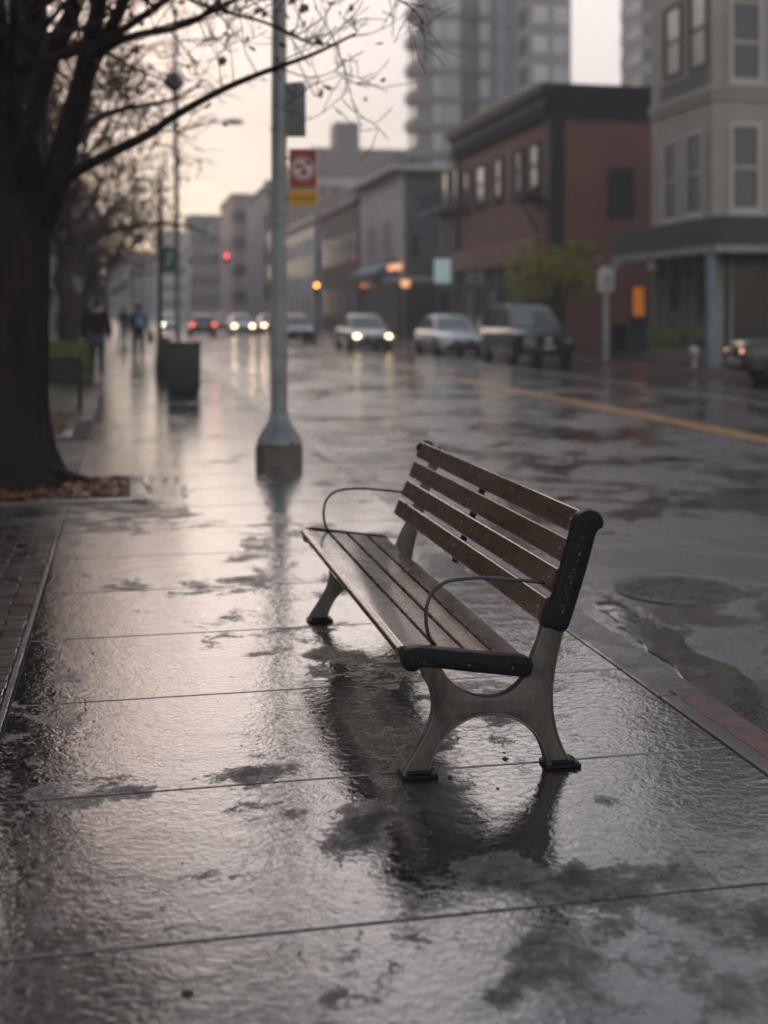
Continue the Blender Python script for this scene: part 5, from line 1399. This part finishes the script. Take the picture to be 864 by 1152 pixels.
# towers
def tower(name, label, pa, pb_, Z, top, kind, floors, depth=5):
    a = atZ(pa, 352, Z); b_ = atZ(pb_, 352, Z); x0, x1, y0 = a.x, b_.x, a.y; y1 = y0 + depth
    t = thing(name, label, 'tower', (x0, y0, 0)); h = top
    MB().b2(x0, x1, y0, y1, 0, h).build('wall', M['tower_wall'], t)
    dz = h / floors
    W_ = x1 - x0
    for f in range(2, floors):
        z = f * dz
        if kind == 'a':
            m = MB()
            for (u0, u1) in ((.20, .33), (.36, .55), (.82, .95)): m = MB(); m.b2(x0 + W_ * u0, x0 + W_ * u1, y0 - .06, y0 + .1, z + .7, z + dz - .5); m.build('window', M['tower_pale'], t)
            m = MB(); m.b2(x0 - 1.0, x0 + W_ * .16, y0 - .6, y0 + 3, z - .12, z + .12); m.b2(x0 - 1.0, x0 - .9, y0 - .6, y0 + 3, z + .12, z + 1.1); m.b2(x0 - .9, x0 + W_ * .16, y0 - .6, y0 - .5, z + .12, z + 1.1); m.build('balcony', M['tower_wall'], t)
            m = MB(); m.b2(x0 + W_ * .58, x0 + W_ * .80, y0 - .9, y0 - .01, z - .1, z + .9); m.build('balcony', M['tower_dark'], t)
            m = MB(); m.b2(x0 - .06, x0 + .1, y0 + 1, y1 - 1, z + .8, z + dz - .5); m.build('side_window', M['pane_light'], t)
        elif kind == 'b':
            m = MB()
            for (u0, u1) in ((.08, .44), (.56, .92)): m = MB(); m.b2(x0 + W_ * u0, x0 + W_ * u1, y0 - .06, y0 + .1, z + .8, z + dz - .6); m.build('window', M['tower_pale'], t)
            m = MB(); m.b2(x0 - .06, x0 + .1, y0 + 1, y1 - 1, z + .8, z + dz - .5); m.build('side_window', M['tower_glass_d'], t)
        else:
            m = MB(); m.b2(x0 - .08, x1 + .05, y0 - .08, y1, z + 1.0, z + dz - .1); m.build('window_band', M['tower_glass_d'], t)
    if kind == 'a':
        m = MB(); m.b2(x0 + W_ * .57, x0 + W_ * .81, y0 - .05, y0 + .2, 0, h); m.build('recess', M['tower_glass_d'], t)
        m = MB(); m.b2(x1, x1 + W_ * .10, y0 + .5, y1, 0, h + 2); m.build('stair_shaft', M['tower_dark'], t)
    MB().b2(x0 - .2, x1 + .2, y0 - .2, y1, h, h + 1).build('roof', M['tower_dark'], t)
    return t
tower('apartment_tower', 'tall grey apartment tower with balconies behind the charcoal building', 470, 560, 150, 44, 'a', 13)
gtw = atZ(567, 352, 148); gt2 = atZ(588, 352, 148)
t = thing('glass_tower', 'slim blue glass tower between the two grey towers', 'tower', (gtw.x, gtw.y, 0))
MB().b2(gtw.x, gt2.x, gtw.y, gtw.y + 10, 0, 45).build('wall', M['tower_glass'], t)
m = MB()
for i in range(15): m.b2(gtw.x - .05, gt2.x + .03, gtw.y - .06, gtw.y + .05, i * 3, i * 3 + .35)
for i in range(4): xx = gtw.x + (gt2.x - gtw.x) * i / 3; m.b2(xx - .12, xx + .12, gtw.y - .1, gtw.y + .04, 0, 45)
m.build('mullions', M['tower_wall'], t)
tower('apartment_tower', 'grey tower with wide paired windows above the brick building', 596, 646, 140, 40, 'b', 12)
tower('apartment_tower', 'striped banded tower edge beside the beige building', 722, 780, 118, 34, 'c', 14)

# ------------------------------------------------------------------ haze
hz = MB().b2(-120, 160, -70, 450, -1.6, 72)
hm = bpy.data.materials.new('haze'); hm.use_nodes = True; nt = hm.node_tree; nt.nodes.clear()
o_ = N(nt, 'ShaderNodeOutputMaterial'); pv = N(nt, 'ShaderNodeVolumePrincipled')
pv.inputs['Color'].default_value = (.86, .82, .82, 1); pv.inputs['Density'].default_value = .0021; pv.inputs['Anisotropy'].default_value = 0
nt.links.new(pv.outputs[0], o_.inputs['Volume'])
ho = hz.build('haze', hm); ho['kind'] = 'stuff'; ho['label'] = 'thin evening rain haze filling the street'; ho['category'] = 'haze'
